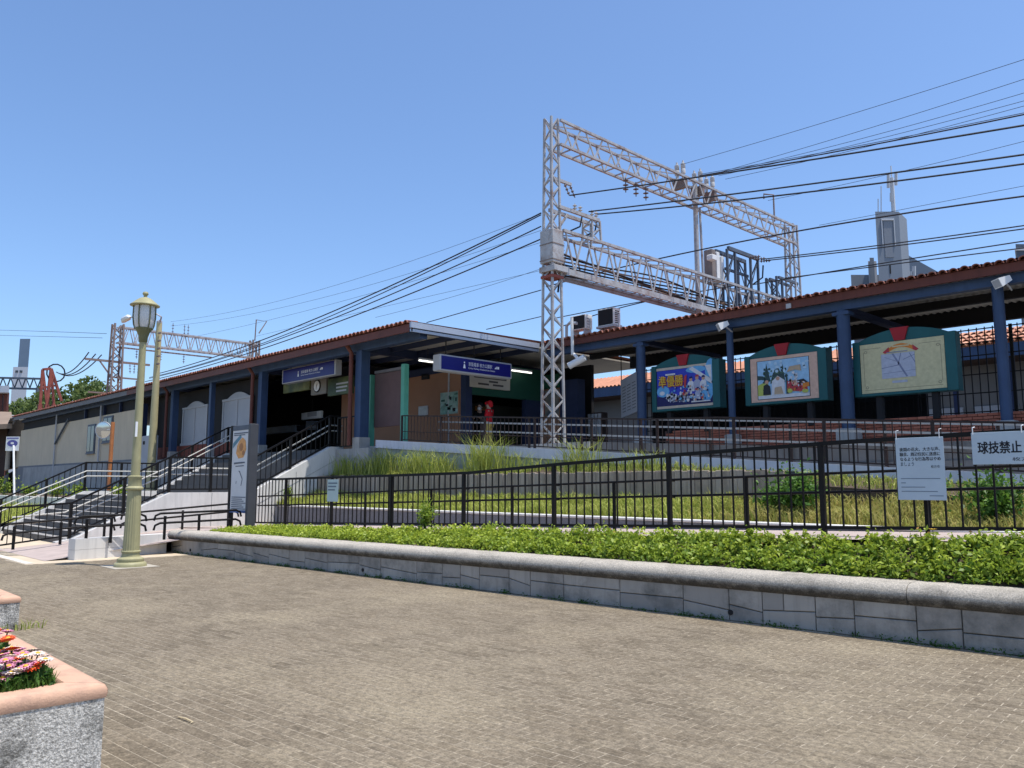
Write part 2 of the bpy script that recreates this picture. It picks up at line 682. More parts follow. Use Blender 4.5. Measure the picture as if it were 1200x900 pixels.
m_greenpost = mat('green_post', (0.10, 0.36, 0.25), 0.5, 0.1, 2.0)
m_signblue = mat('sign_blue', (0.012, 0.012, 0.15), 0.35, 0.08, 3.0)
m_signframe = mat('sign_frame', (0.42, 0.42, 0.43), 0.45, 0.05, 3.0)
m_white = mat('white_paint', (0.78, 0.78, 0.76), 0.5, 0.04, 3.0)
m_letter = mat('white_letter', (0.8, 0.8, 0.82), 0.5, 0.0)
m_ink = mat('black_ink', (0.012, 0.013, 0.02), 0.6, 0.0)
m_inkgrey = mat('grey_ink', (0.15, 0.19, 0.24), 0.7, 0.0)
m_lampgold = mat('lamp_paint', (0.35, 0.325, 0.175), 0.55, 0.10, 5.0, streak=0.2, spec=0.4)
m_lampdark = mat('lamp_dark', (0.15, 0.15, 0.075), 0.5, 0.15, 5.0)
m_lampglass = mat('frosted_glass', (0.60, 0.61, 0.60), 0.25, 0.05, 5.0, spec=0.5)
m_pole = mat('pole_paint', (0.45, 0.40, 0.22), 0.6, 0.1, 2.0, streak=0.15)
m_galv = mat('galvanised', (0.44, 0.43, 0.42), 0.55, 0.15, 3.0, metal=0.25, spec=0.4, dirt=(0.22, 0.11, 0.06), dirt_amt=0.7, dirt_scale=2.6)
m_galvdk = mat('rusty_steel', (0.24, 0.20, 0.18), 0.7, 0.2, 2.0, metal=0.2, dirt=(0.24, 0.10, 0.05), dirt_amt=0.6, dirt_scale=1.4)
m_frame_dk = mat('dark_steel', (0.10, 0.12, 0.15), 0.6, 0.2, 2.0, metal=0.2)
m_rust = mat('red_oxide', (0.28, 0.075, 0.055), 0.7, 0.2, 2.0)
m_wire = mat('wire_black', (0.016, 0.018, 0.024), 0.6, 0.1)
m_insul = mat('porcelain', (0.16, 0.12, 0.11), 0.3, 0.1, spec=0.5)
m_insulw = mat('pale_porcelain', (0.5, 0.48, 0.45), 0.3, 0.1, spec=0.5)
m_terra = mat('terracotta_cap', (0.60, 0.37, 0.25), 0.85, 0.08, 3.0, 0.25, 90, dirt=(0.22, 0.14, 0.12), dirt_amt=0.45, dirt_scale=5.0)
m_stucco = mat('spatter_stucco', (0.64, 0.61, 0.55), 0.95, 0.25, 60, 1.0, 60, dirt=(0.06, 0.058, 0.05), dirt_amt=0.9, dirt_scale=4.5)
grain(m_stucco, (55, 120), 0.7, .55, 1.25)
m_fartower = mat('tower_concrete', (0.21, 0.24, 0.28), 0.8, 0.06, 0.05)
m_fartower2 = mat('tower_blue', (0.17, 0.23, 0.30), 0.6, 0.06, 0.05)
m_farlight = mat('pale_cladding', (0.55, 0.56, 0.58), 0.7, 0.05, 0.05)
m_glass = mat('window_glass', (0.03, 0.035, 0.045), 0.12, 0.1, spec=0.6)
m_skin = mat('skin', (0.50, 0.32, 0.24), 0.6, 0.05)
m_jred = mat('red_jacket', (0.50, 0.012, 0.02), 0.8, 0.15, 8)
m_jblack = mat('black_jacket', (0.012, 0.012, 0.014), 0.8, 0.2, 8)
m_trou = mat('khaki_trousers', (0.42, 0.32, 0.10), 0.85, 0.12, 8)
m_pinkflower = mat('pink_petal', (0.62, 0.25, 0.36), 0.6, 0.25, 60)
m_orangeflower = mat('orange_petal', (0.72, 0.09, 0.02), 0.6, 0.25, 60)
m_whiteflower = mat('white_petal', (0.76, 0.64, 0.56), 0.6, 0.2, 60)
m_yellow = mat('yellow_centre', (0.65, 0.40, 0.04), 0.6, 0.2, 60)
m_tube = mat('lit_tube', (0.95, 0.93, 0.86), 0.5, 0.0, emit=1.6)


# ------------------------------------------------------------------ ground and plaza
structure('ground', MB().add([(-3000, -3000, -0.06), (3000, -3000, -0.06), (3000, 3000, -0.06), (-3000, 3000, -0.06)], [(0, 1, 2, 3)]), m_ground)
PA = P(1200, 770, Z=0)
PB = P(200, 647, Z=0)
PDIR = (PA - PB).normalized()
PN = Vector((-PDIR.y, PDIR.x, 0))            # away from the plaza, into the bed
PLEN = (PA - PB).length
PEND = PLEN + 4.0


def behind_planter(x, y):
    return (Vector((x, y, 0)) - PB).dot(PN)


plaza = structure('plaza', MB().prism([(-40, -12, 0.0012), (12, -12, 0.0012), (12, 12, 0.0012), (-40, 12, 0.0012)], (0, 0, -0.05)), m_joint)
ang = math.radians(4)
ca, sa = math.cos(ang), math.sin(ang)
PW, PH, J = 0.20, 0.10, 0.0048
cells = []
for j in range(-150, 190):
    for i in range(-190, 90):
        u = (i + (0.5 if j % 2 else 0)) * PW
        v = j * PH
        x, y = u * ca - v * sa, u * sa + v * ca
        if x < -27 or x > 8 or y < -6 or y > 10.5:
            continue
        if behind_planter(x, y) > -0.06 and x > PB.x - 0.4:
            continue
        if x < -18.7 and y > 4.4:
            continue
        q = proj((x, y, 0))
        if q is None or q[2] > 30 or not (-160 < q[0] < 1360 and q[1] < 1020):
            continue
        cells.append((q[2], x, y))
cells.sort()
vis = [c for c in cells if (lambda q: -5 < q[0] < 1205 and q[1] < 905)(proj((c[1], c[2], 0)))]
near = vis[:300]
nearset = set(near)
b = MB()
hw, hh = PW / 2 - J / 2, PH / 2 - J / 2
b.add([(-hw, -hh, -0.01), (hw, -hh, -0.01), (hw, hh, -0.01), (-hw, hh, -0.01),
       (-hw, -hh, -0.0018), (hw, -hh, -0.0018), (hw, hh, -0.0018), (-hw, hh, -0.0018),
       (-hw + .004, -hh + .004, 0), (hw - .004, -hh + .004, 0), (hw - .004, hh - .004, 0), (-hw + .004, hh - .004, 0)],
      [(0, 1, 5, 4), (1, 2, 6, 5), (2, 3, 7, 6), (3, 0, 4, 7), (4, 5, 9, 8), (5, 6, 10, 9), (6, 7, 11, 10), (7, 4, 8, 11), (8, 9, 10, 11)])
pm_ = b.mesh(m_pav_r, name='paver')
for d, x, y in near:
    put('paver', pm_, plaza, (x, y, 0.003 + random.uniform(-.0007, .0007)), rot=(random.uniform(-.003, .003), random.uniform(-.003, .003), ang))
rest = np.array([(x, y) for c in cells if c not in nearset for (_, x, y) in [c]])
N = len(rest)
zt = 0.003 + rng.uniform(-.0007, .0007, N)
corner = np.array([(-hw, -hh), (hw, -hh), (hw, hh), (-hw, hh)])
inner = corner - np.sign(corner) * .004
R2 = np.array([[ca, sa], [-sa, ca]])
outc, innc = corner @ R2, inner @ R2
top = np.zeros((N, 4, 3))
top[:, :, :2] = rest[:, None, :] + innc[None]
top[:, :, 2] = zt[:, None]
sides = []
for k in range(4):
    s_ = np.zeros((N, 4, 3))
    l = (k + 1) % 4
    s_[:, 0, :2] = rest + outc[k]
    s_[:, 1, :2] = rest + outc[l]
    s_[:, 2, :2] = rest + innc[l]
    s_[:, 3, :2] = rest + innc[k]
    s_[:, 0, 2] = s_[:, 1, 2] = zt - 0.004
    s_[:, 2, 2] = s_[:, 3, 2] = zt
    sides.append(s_)
sh = rng.uniform(0, 1, N)
po = soup('paver_field', np.concatenate([top] + sides), m_pav_a, plaza, np.tile(sh, 5))
tag(po, kind='stuff')

# paved street corner at the foot of the stairs
st = structure('street_pavement', MB().prism([(-60, 4.42, 0.006), (-18.75, 4.42, 0.006), (-18.75, 8.3, 0.006), (-60, 8.3, 0.006)], (0, 0, -0.04)), m_beige)
ln = MB()
for y0, y1, x0, x1 in ((4.45, 4.60, -30, -18.9), (4.95, 5.03, -30, -20.6)):
    ln.prism([(x0, y0, 0.010), (x1, y0, 0.010), (x1, y1, 0.010), (x0, y1, 0.010)], (0, 0, 0.002))
ln.build('painted_line', m_paint, st)
for k in range(5):
    x0 = -29 + k * 1.55
    MB().prism([(x0, 4.64, 0.010), (x0 + 1.5, 4.64, 0.010), (x0 + 1.5, 4.92, 0.010), (x0, 4.92, 0.010)], (0, 0, 0.003)).build('slab', mat('brown_slab', (0.30, 0.22, 0.17), 0.9, 0.15, 4) if k % 2 else m_joint, st)

# ------------------------------------------------------------------ planter along the plaza
def phgt(s):
    return 0.30 + 0.08 * min(1, max(0, s / PLEN))          # height of the stone face


pw = thing('planter_wall', PB, 'long low planter wall of grey stone with rounded granite coping along the plaza', 'planter wall')


def pp(s, n, z):
    return PB + PDIR * s + PN * n + Vector((0, 0, z))


bk = MB()
bk.hexa([pp(0.02, 0.05, -0.05), pp(PEND, 0.05, -0.05), pp(PEND, 0.33, -0.05), pp(0.02, 0.33, -0.05),
         pp(0.02, 0.05, phgt(0) + 0.02), pp(PEND, 0.05, phgt(PEND) + 0.02), pp(PEND, 0.33, phgt(PEND) + 0.02), pp(0.02, 0.33, phgt(0) + 0.02)])
bk.build('backing', m_mortar, pw)


def stone(poly):
    """poly: (s, z) corners of one stone on the planter face"""
    b = MB()
    c = (sum(p[0] for p in poly) / len(poly), sum(p[1] for p in poly) / len(poly))
    n = len(poly)
    g = 0.009

    def ins(p, d):
        v = Vector((c[0] - p[0], c[1] - p[1]))
        sx = math.copysign(d, v.x)
        sz = math.copysign(d, v.y)
        return p[0] + sx, p[1] + sz
    back = [pp(*(lambda q: (q[0], 0.06, q[1]))(ins(p, g / 2))) for p in poly]
    mid = [pp(*(lambda q: (q[0], 0.008, q[1]))(ins(p, g / 2))) for p in poly]
    fr = [pp(*(lambda q: (q[0], 0.0, q[1]))(ins(p, g / 2 + 0.008))) for p in poly]
    b.add(back + mid + fr, [tuple(range(2 * n, 3 * n))] +
          [(i, (i + 1) % n, n + (i + 1) % n, n + i) for i in range(n)] +
          [(n + i, n + (i + 1) % n, 2 * n + (i + 1) % n, 2 * n + i) for i in range(n)])
    b.build('stone', m_stone, pw)


s = 0.0
rs = random.Random(3)
while s < PEND - 0.3:
    w = rs.choice((0.42, 0.55, 0.62, 0.75, 0.95))
    e = min(s + w, PEND)
    h0, h1 = phgt(s) + 0.015, phgt(e) + 0.015
    if rs.random() < 0.12:
        stone([(s, 0), (e, 0), (e, h1), (s, h0)])
    else:
        a, bb = rs.uniform(.32, .62), rs.uniform(.32, .62)
        if rs.random() < .25:
            bb = a
        stone([(s, 0), (e, 0), (e, h1 * bb), (s, h0 * a)])
        if rs.random() < .2 and w > .6:
            mds = s + w * rs.uniform(.4, .6)
            am = a + (bb - a) * (mds - s) / w
            hm = phgt(mds) + .015
            stone([(s, h0 * a), (mds, hm * am), (mds, hm), (s, h0)])
            stone([(mds, hm * am), (e, h1 * bb), (e, h1), (mds, hm)])
        else:
            stone([(s, h0 * a), (e, h1 * bb), (e, h1), (s, h0)])
    s = e
for sw in (1.0, 7.5, 14.6, 18.6):
    b = MB()
    b.tube([pp(sw, -0.012, .1), pp(sw, 0.02, .1)], 0.032, 12)
    b.build('drain_hole', m_dark, pw)
# rounded coping in lengths
prof = []
for k in range(9):
    a = math.radians(-70 + k * 20)
    prof.append((-0.075 + 0.105 - 0.105 * math.cos(a), 0.105 + 0.105 * math.sin(a)))
prof = [(0.0, 0.0)] + [(max(p[0], -0.075), p[1]) for p in prof if p[0] < 0.06] + [(0.10, 0.222), (0.40, 0.215), (0.42, 0.19), (0.42, 0.0)]
cuts = [0, 3.9, 8.2, 12.4, 16.6, PEND]
for c0, c1 in zip(cuts, cuts[1:]):
    b = MB()
    line = []
    nseg = max(2, int((c1 - c0) / 0.5))
    for k in range(nseg + 1):
        q = c0 + (c1 - c0) * k / nseg
        q = min(max(q, c0 + 0.004), c1 - 0.004)
        line.append((pp(q - (0.06 if q < 0.1 else 0), 0, phgt(q)), PN))
    b.sweep(line, prof)
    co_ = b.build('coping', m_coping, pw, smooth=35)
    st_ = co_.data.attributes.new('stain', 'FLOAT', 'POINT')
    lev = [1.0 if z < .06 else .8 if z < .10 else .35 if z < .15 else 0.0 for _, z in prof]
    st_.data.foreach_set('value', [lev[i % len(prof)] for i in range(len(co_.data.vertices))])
# return end of the planter and low white wall running to the street
b = MB()
b.hexa([pp(-0.02, .42, -.05), pp(.28, .42, -.05), pp(.28, 2.2, -.05), pp(-.02, 2.2, -.05), pp(-0.02, .42, .47), pp(.28, .42, .47), pp(.28, 2.2, .47), pp(-.02, 2.2, .47)])
b.build('end_wall', m_coping, pw)

w0 = P(197, 648, Z=0)
w1 = P(87, 657, Z=0)
lw = thing('low_block_wall', w1, 'short white block wall between the planter end and the stairs', 'wall')
wd = (w0 - w1).normalized()
wn = Vector((-wd.y, wd.x, 0))
if wn.x > 0:
    wn = -wn
WL = (w0 - w1).length - 0.05


def lwp(s, n, z):
    return w1 + wd * s + wn * n + Vector((0, 0, z))


b = MB()
b.hexa([lwp(0.01, .012, -.05), lwp(WL, .012, -.05), lwp(WL, .24, -.05), lwp(.01, .24, -.05), lwp(.01, .012, .44), lwp(WL, .012, .44), lwp(WL, .24, .44), lwp(.01, .24, .44)])
b.build('core', m_mortar, lw)
for (a0, a1, z0, z1) in ((0, .75, .22, .45), (0, 1.15, 0, .215), (.76, WL, .22, .45), (1.16, WL, 0, .215)):
    b = MB()
    b.hexa([lwp(a0, 0, z0), lwp(a1 - .006, 0, z0), lwp(a1 - .006, .25, z0), lwp(a0, .25, z0), lwp(a0, 0, z1), lwp(a1 - .006, 0, z1), lwp(a1 - .006, .25, z1), lwp(a0, .25, z1)])
    b.build('block', m_white_conc, lw)

# ------------------------------------------------------------------ lower path (ramp) behind the planter
YF = 10.5


def pathz(x):
    return 0.45 + 0.029 * (x + 21.5)


b = MB()
b.add([pp(-.0, 1.45, .30), (-23.4, 9.3, .40), (-23.4, 12.0, pathz(-23.4)), (6, 12.0, pathz(6)), (6, 9.95, pathz(6))],
      [(0, 1, 2), (0, 2, 3, 4)])
b.v[0] = Vector((-19.3, 9.55, pathz(-19.3)))
b.add([(-23.4, 4.9, 0.012), (-19.3, 4.9, 0.012), (-19.3, 9.55, pathz(-19.3)), (-23.4, 9.55, pathz(-23.4))], [(0, 1, 2, 3)])
structure('path', b, m_path)
# soil bed between coping and path
bx = [-19.0 + k * (25.0 / 24) for k in range(25)]
b = MB()


def front_y(x):
    # y of the coping's back edge at x
    s_ = (x - PB.x) / PDIR.x
    return PB.y + PDIR.y * s_ + PN.y * 0.40


def bedz(x, t):
    s_ = (x - PB.x) / PDIR.x
    z0 = phgt(s_) + 0.19
    return z0 + (pathz(x) + 0.0 - z0) * t


for x0, x1 in zip(bx, bx[1:]):
    b.add([(x0, front_y(x0), bedz(x0, 0)), (x1, front_y(x1), bedz(x1, 0)), (x1, 9.95, bedz(x1, 1)), (x0, 9.95, bedz(x0, 1))], [(0, 1, 2, 3)])
structure('planting_bed', b, m_soil)
# leafy ground cover
NC = 1900
cxs = rng.uniform(-18.9, 3.4, NC)
cfy = np.array([front_y(v) for v in cxs])
ctt = np.where(rng.uniform(0, 1, NC) < .2, rng.uniform(.02, .2, NC), rng.uniform(0.03, 0.93, NC))
cys = cfy + (9.85 - cfy) * ctt
cgz = np.array([bedz(v, t) for v, t in zip(cxs, ctt)])
grow = np.interp(cxs, [-19, -14, -6], [0.45, 0.75, 1.0]) * np.where(cxs > -8, np.clip((1 - ctt) * 3.2 + .25, .3, 1), 1)
chh = (0.05 + 0.17 * rng.uniform(0, 1, NC) ** 1.5 + 0.10 * vnoise(cxs * 1.4, cys * 1.4, 1)) * grow
crr = rng.uniform(.08, .17, NC)
cnt_ = (rng.uniform(26, 52, NC)).astype(int)
idx = np.repeat(np.arange(NC), cnt_)
dv = rng.normal(size=(len(idx), 3))
dv /= np.linalg.norm(dv, axis=1)[:, None]
dv[:, 2] = np.abs(dv[:, 2])
rad = rng.uniform(.55, 1.0, len(idx))
pts = np.stack([cxs[idx] + dv[:, 0] * crr[idx] * rad, cys[idx] + dv[:, 1] * crr[idx] * rad, cgz[idx] + .01 + dv[:, 2] * chh[idx] * rad], axis=1)
pts[:, 2] = np.maximum(pts[:, 2], cgz[idx] + .01)
lx, ly = pts[:, 0], pts[:, 1]
tt = ctt[idx]
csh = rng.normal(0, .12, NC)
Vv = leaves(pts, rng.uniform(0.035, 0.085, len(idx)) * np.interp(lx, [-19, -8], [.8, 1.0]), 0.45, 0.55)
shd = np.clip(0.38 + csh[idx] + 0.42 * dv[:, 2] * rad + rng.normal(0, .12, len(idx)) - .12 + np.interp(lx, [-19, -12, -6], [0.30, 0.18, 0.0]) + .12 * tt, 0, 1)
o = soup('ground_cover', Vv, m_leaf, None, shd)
tag(o, 'low leafy green ground cover filling the planter', 'ground cover', kind='stuff')
# reddish shoots among it
k = rng.uniform(0, 1, len(lx)) < 0.018 * np.clip(tt * 2 - .6, 0, 1)
pr = pts[k] + np.array([0, 0, 0.02])
o = soup('red_shoots', leaves(pr, 0.045, 0.3, 0.5), mat('red_shoot', (0.42, 0.22, 0.05), 0.6, 0.25, 3))
tag(o, 'sparse orange tinted young shoots over the planter greenery', 'shoots', kind='stuff')


def sprig(loc, h, r, n, m, label, cat='plant', name='leafy_plant', size=.06, group=None):
    t = thing(name, loc, label, cat, group)
    b = MB()
    nst = max(3, n // 45)
    tips = []
    for k in range(nst):
        a = random.uniform(0, 6.28)
        rr = random.uniform(0, r)
        tip = Vector(loc) + Vector((rr * math.cos(a), rr * math.sin(a), h * random.uniform(.55, 1)))
        mid = Vector(loc) + Vector((rr * .4 * math.cos(a), rr * .4 * math.sin(a), h * .5))
        b.tube([Vector(loc) + Vector((0, 0, -.02)), mid, tip], [.008, .006, .003], 4, False)
        tips.append((mid, tip))
    b.build('stem', m_bush, t)
    q = []
    for k in range(n):
        a_, c_ = random.choice(tips)
        f_ = random.uniform(-.5, 1.05)
        p_ = a_ + (c_ - a_) * f_ + Vector([random.gauss(0, r * .22) for _ in range(3)])
        if p_.z > loc[2]:
            q.append(p_)
    q = np.array(q)
    soup('foliage', leaves(q, rng.uniform(.6, 1.3, len(q)) * size, .35, .5), m, t, np.clip(rng.normal(.45, .25, len(q)), 0, 1))
    return t


g = P(497, 640, Y=9.6)
sprig((g.x, 9.6, bedz(g.x, .8)), .62, .26, 800, m_leaf, 'taller lime green sprig rising from the planter before the fence', size=.055)
g = P(775 / 4 + 900, 632, Y=9.5)
yf = thing('yellow_flower', (g.x, 9.5, bedz(g.x, .7) + .1), 'single yellow blossom above the planter greenery', 'flower')
b = MB()
b.tube([(g.x, 9.5, bedz(g.x, .7)), (g.x, 9.5, g.z + .1)], .004, 5)
b.build('stem', m_bush, yf)
b = MB()
for k in range(9):
    a = k * 6.28 / 9
    c_ = Vector((g.x, 9.5, g.z + .1))
    d_ = Vector((math.cos(a), math.sin(a), .3))
    s_ = Vector((-math.sin(a), math.cos(a), 0))
    b.add([c_, c_ + d_ * .03 + s_ * .014, c_ + d_ * .05, c_ + d_ * .03 - s_ * .014], [(0, 1, 2, 3)])
b.build('petals', m_yellow, yf)
# small weeds along the foot of the planter
q = []
for k in range(130):
    s_ = random.uniform(0.3, PLEN + 1)
    c_ = pp(s_, -0.03, 0)
    for i in range(random.randint(6, 26)):
        q.append((c_.x + random.gauss(0, .05), c_.y - abs(random.gauss(0, .025)), random.uniform(.006, .07) * random.random() + .006))
q = np.array(q)
tag(soup('weeds', leaves(q, rng.uniform(.015, .045, len(q)), .3, .5), m_bush, None, rng.uniform(0, .45, len(q))),
    'small weeds sprouting along the foot of the planter wall', 'weeds', kind='stuff')

# ------------------------------------------------------------------ low wall, lawn, plank wall and bank
XR0 = -22.7
lw2 = thing('low_retaining_wall', (-10, 12.1, .4), 'low grey retaining wall with a white top edging the lawn', 'wall')
b = MB().box(XR0, 12.03, .15, 6, 12.2, .955)
b.build('wall', mat('pebble_wall', (0.20, 0.20, 0.21), 0.95, 0.3, 40, 0.6, 60), lw2)
MB().bbox(XR0 - .02, 12.0, .955, 6, 12.24, 1.0, .01).build('coping', m_white_conc, lw2)
b = MB()
for (y0, z0), (y1, z1) in zip([(12.24, .97), (13.0, 1.08), (13.62, 1.28)], [(13.0, 1.08), (13.62, 1.28), (13.63, 1.2)]):
    b.add([(-23.5, y0, z0), (6, y0, z0), (6, y1, z1), (-23.5, y1, z1)], [(0, 1, 2, 3)])
structure('lawn', b, mat('lawn_soil', (0.27, 0.27, 0.07), 0.95, 0.3, 3.0, 0.4, 40))


def lawnz(y):
    return np.interp(y, [12.24, 13.0, 13.62], [.97, 1.08, 1.28])


NG = 34000
gx = rng.uniform(-23.4, 3.0, NG)
gy = rng.uniform(12.26, 13.58, NG)
dry = np.clip(np.interp(gx, [-9, -6.5], [0, 1]) + rng.normal(0, .25, NG), 0, 1) > .5
base = np.stack([gx, gy, lawnz(gy)], axis=1)
hg = rng.uniform(.07, .24, NG) * (0.45 + 1.1 * vnoise(gx * 1.6, gy * 1.6, 3))
for msk, m_, nm, lb in ((~dry, m_grass, 'lawn_grass', 'sunlit yellow green grass in front of the plank wall'), (dry, m_dry, 'dry_grass', 'straw coloured dry grass behind the fence notices')):
    Vb = blades(base[msk], hg[msk] * (1.25 if nm == 'dry_grass' else 1), rng.uniform(.006, .013, msk.sum()), .9)
    s1 = np.clip(rng.normal(.5, .3, msk.sum()), 0, 1)
    tag(soup(nm, Vb, m_, None, np.tile(s1, 2)), lb, 'grass', kind='stuff')

pl = thing('plank_wall', (-16, 13.7, 1.2), 'retaining wall of weathered upright grey brown planks above the lawn', 'plank wall')
x = -23.3
rp = random.Random(5)
pmesh = MB().bbox(-.076, -.03, 0, .076, .03, 1, .008).mesh(m_plank, name='plank')
while x < -7.2:
    put('plank', pmesh, pl, (x, 13.68 + rp.uniform(-.012, .012), 1.1), scale=(1, 1, .77 + rp.uniform(-.025, .02)))
    x += .157
MB().box(-23.4, 13.72, 1.1, -7.0, 13.76, 1.84).build('backing', m_mortar, pl)


def curbz(x):
    return min(3.0, 3.0 - 0.07 * (x + 21.4))


b = MB()
xs = [-23.4, -21.4, -17, -13, -9, -6, -3, 0, 5]
for x0, x1 in zip(xs, xs[1:]):
    def zb(x):
        return min(1.86, curbz(x) - .35)
    b.add([(x0, 13.7, zb(x0) - .03), (x1, 13.7, zb(x1) - .03), (x1, 14.62, zb(x1) + .16), (x0, 14.62, zb(x0) + .16)], [(0, 1, 2, 3)])
    b.add([(x0, 13.7, zb(x0) - .03), (x1, 13.7, zb(x1) - .03), (x1, 13.7, 1.0), (x0, 13.7, 1.0)], [(0, 1, 2, 3)])
structure('grass_bank', b, m_soil)


# tall grasses on the bank
def tall_grass(x, y, z, n, h, spread, label, group=None, m_=None):
    t = thing('tall_grass', (x, y, z), label, 'grass', group)
    bs = np.stack([x + rng.normal(0, spread, n), y + rng.normal(0, .13, n), np.full(n, z)], axis=1)
    V_ = blades(bs, rng.uniform(.4, 1.0, n) * h, rng.uniform(.006, .012, n), .75)
    soup('blades', V_, m_ or m_grass, t, np.tile(np.clip(rng.normal(.35, .25, n), 0, 1), 2))
    return t


GT = 'tall grass tufts on the bank'
for (px, h, n, sp) in ((402, .85, 130, .25), (425, .75, 150, .35), (452, .95, 260, .4), (490, .9, 300, .45), (516, .75, 160, .35), (566, 1.2, 260, .35), (600, .7, 90, .3), (680, .95, 120, .25), (640, .5, 90, .4), (760, .6, 70, .3), (725, .5, 70, .5)):
    X_ = XY(px, 14.1)
    tall_grass(X_, 14.1, min(1.86, curbz(X_) - .35) + .05, n, h, sp, 'tuft of tall arching grass on the bank below the white ramp edge', GT)
nb = 9000
bx2 = rng.uniform(-23.2, 3.0, nb)
by2 = rng.uniform(13.72, 14.5, nb)
bz2 = np.array([min(1.86, curbz(v) - .35) for v in bx2]) - .03 + (by2 - 13.7) * .2
pick = vnoise(bx2 * 1.1, by2 * 2, 8) > np.interp(bx2, [-22, -16, -9], [.35, .5, .3])
o = soup('bank_grass', blades(np.stack([bx2, by2, bz2], axis=1)[pick], rng.uniform(.04, .16, pick.sum()), rng.uniform(.006, .012, pick.sum()), .9), m_grass, None, np.tile(rng.uniform(0, .9, pick.sum()), 2))
tag(o, 'patchy short grass on the bank above the plank wall', 'grass', kind='stuff')
# bushes on the lawn
for (px, h, r, n, lb, m_) in ((930, .75, .55, 1500, 'dense green bush on the lawn behind the fence', m_bush),
                              (1165, .62, .6, 1300, 'green bush on the dry lawn behind the ball games notice', m_bush),
                              (905, .5, .35, 600, 'small leafy shrub beside the dense lawn bush', m_bush),
                              (338, .55, .22, 300, 'small leafy weed clump before the stair side wall', m_leaf)):
    yy = 12.8 if px > 400 else 12.6
    sprig((XY(px, yy), yy, float(lawnz(yy))), h, r, n, m_, lb, 'bush', 'bush', .085)

# ------------------------------------------------------------------ black fence along the lower path
fence = thing('metal_fence', (-10, YF, pathz(-10)), 'long black metal picket fence with low handrails behind the planter', 'fence')
tops = [(-21.5, 1.73), (-14.8, 1.80), (-12.2, 1.83), (-9.7, 1.96), (-7.2, 2.06), (-4.8, 2.15), (-2.4, 2.21), (0, 2.27), (2.4, 2.33)]
fpts = [(x, YF, pathz(x), z) for x, z in tops]
S_, f_ = along(fpts)
fposts = [-21.4 + 21.5 - 21.5 + 21.4]
fposts = [0.0, 2.0] + [(-17.25 + 21.5) + 2.45 * k for k in range(9)]
fposts = [p for p in fposts if p <= S_[-1]]
railing(fence, fpts, m_black, fposts, .178, .062, .020, .11, (.05, .055), 0.0)
for hgt in (.82, .57):
    b = MB()
    b.tube([(x, YF + .13, pathz(x) + hgt) for x in [-21.3 + k * 1.0 for k in range(25)]], .019, 8)
    b.build('handrail', m_black, fence, smooth=40)
pm2 = unit_box('support', .042, .042, m_black)
for k in range(9):
    x = -16.0 + 2.45 * k
    put('support', pm2, fence, (x, YF + .13, pathz(x)), scale=(1, 1, .82))
bm_ = MB().box(-.012, -.07, -.012, .012, .07, .012).mesh(m_black, name='bracket')
for s in fposts[1:]:
    x = -21.5 + s
    for hgt in (.80, .55):
        put('bracket', bm_, fence, (x, YF + .07, pathz(x) + hgt))


# notices on the fence
def rect_on_Y(px0, px1, py0, py1, Y):
    a, c = P(px0, py0, Y=Y), P(px1, py1, Y=Y)
    return a.x, c.x, c.z, a.z


U, Vz = Vector((1, 0, 0)), Vector((0, 0, 1))
m_notice = mat('notice_board', (0.42, 0.50, 0.57), 0.5, 0.04, 3.0)
m_tie = mat('cable_tie', (0.8, 0.8, 0.8), 0.5, 0)
x0, x1, z0, z1 = P(1049, 515, Y=10.43).x, P(1105, 512, Y=10.43).x, P(1078, 586, Y=10.43).z, P(1078, 512.5, Y=10.43).z
n1 = thing('notice_sign', ((x0 + x1) / 2, 10.43, z0), 'tall pale blue notice board with rows of Japanese text tied to the fence', 'notice')
MB().bbox(x0, 10.425, z0, x1, 10.433, z1, .002).build('board', m_notice, n1)
W, H = x1 - x0, z1 - z0
for i, s in enumerate(('夜間の花火、大きな声、', '騒音、周辺住民に迷惑に', 'なるような行為等はやめ')):
    for e_ in (0, .0022):
        text_mesh(s, H * .066, (x0 + W * .08 + e_, 10.4225 - e_ * .1, z1 - H * (.215 + .078 * i)), U, Vz, m_ink, n1, width=W * .84)
text_mesh('ましょう', H * .075, (x0 + W * .08, 10.4225, z1 - H * .452), U, Vz, m_ink, n1, width=W * .28)
text_mesh('枚方市', H * .05, (x0 + W * .72, 10.4225, z1 - H * .49), U, Vz, m_ink, n1, width=W * .18)
for i, (a, w_) in enumerate(((0, .82), (0, .1), (0, .5), (0, .75), (.58, .28))):
    zz = z1 - H * (.665 + .068 * i)
    MB().box(x0 + W * (.08 + a), 10.423, zz, x0 + W * (.08 + a + w_), 10.4245, zz + H * .012).build('text_line', m_inkgrey, n1)
for fx in (.03, .93):
    MB().tube([(x0 + W * fx, 10.42, z1 - .02), (x0 + W * fx, 10.42, z1 + .09), (x0 + W * fx, 10.5, z1 + .1)], .004, 5).build('cable_tie', m_tie, n1)

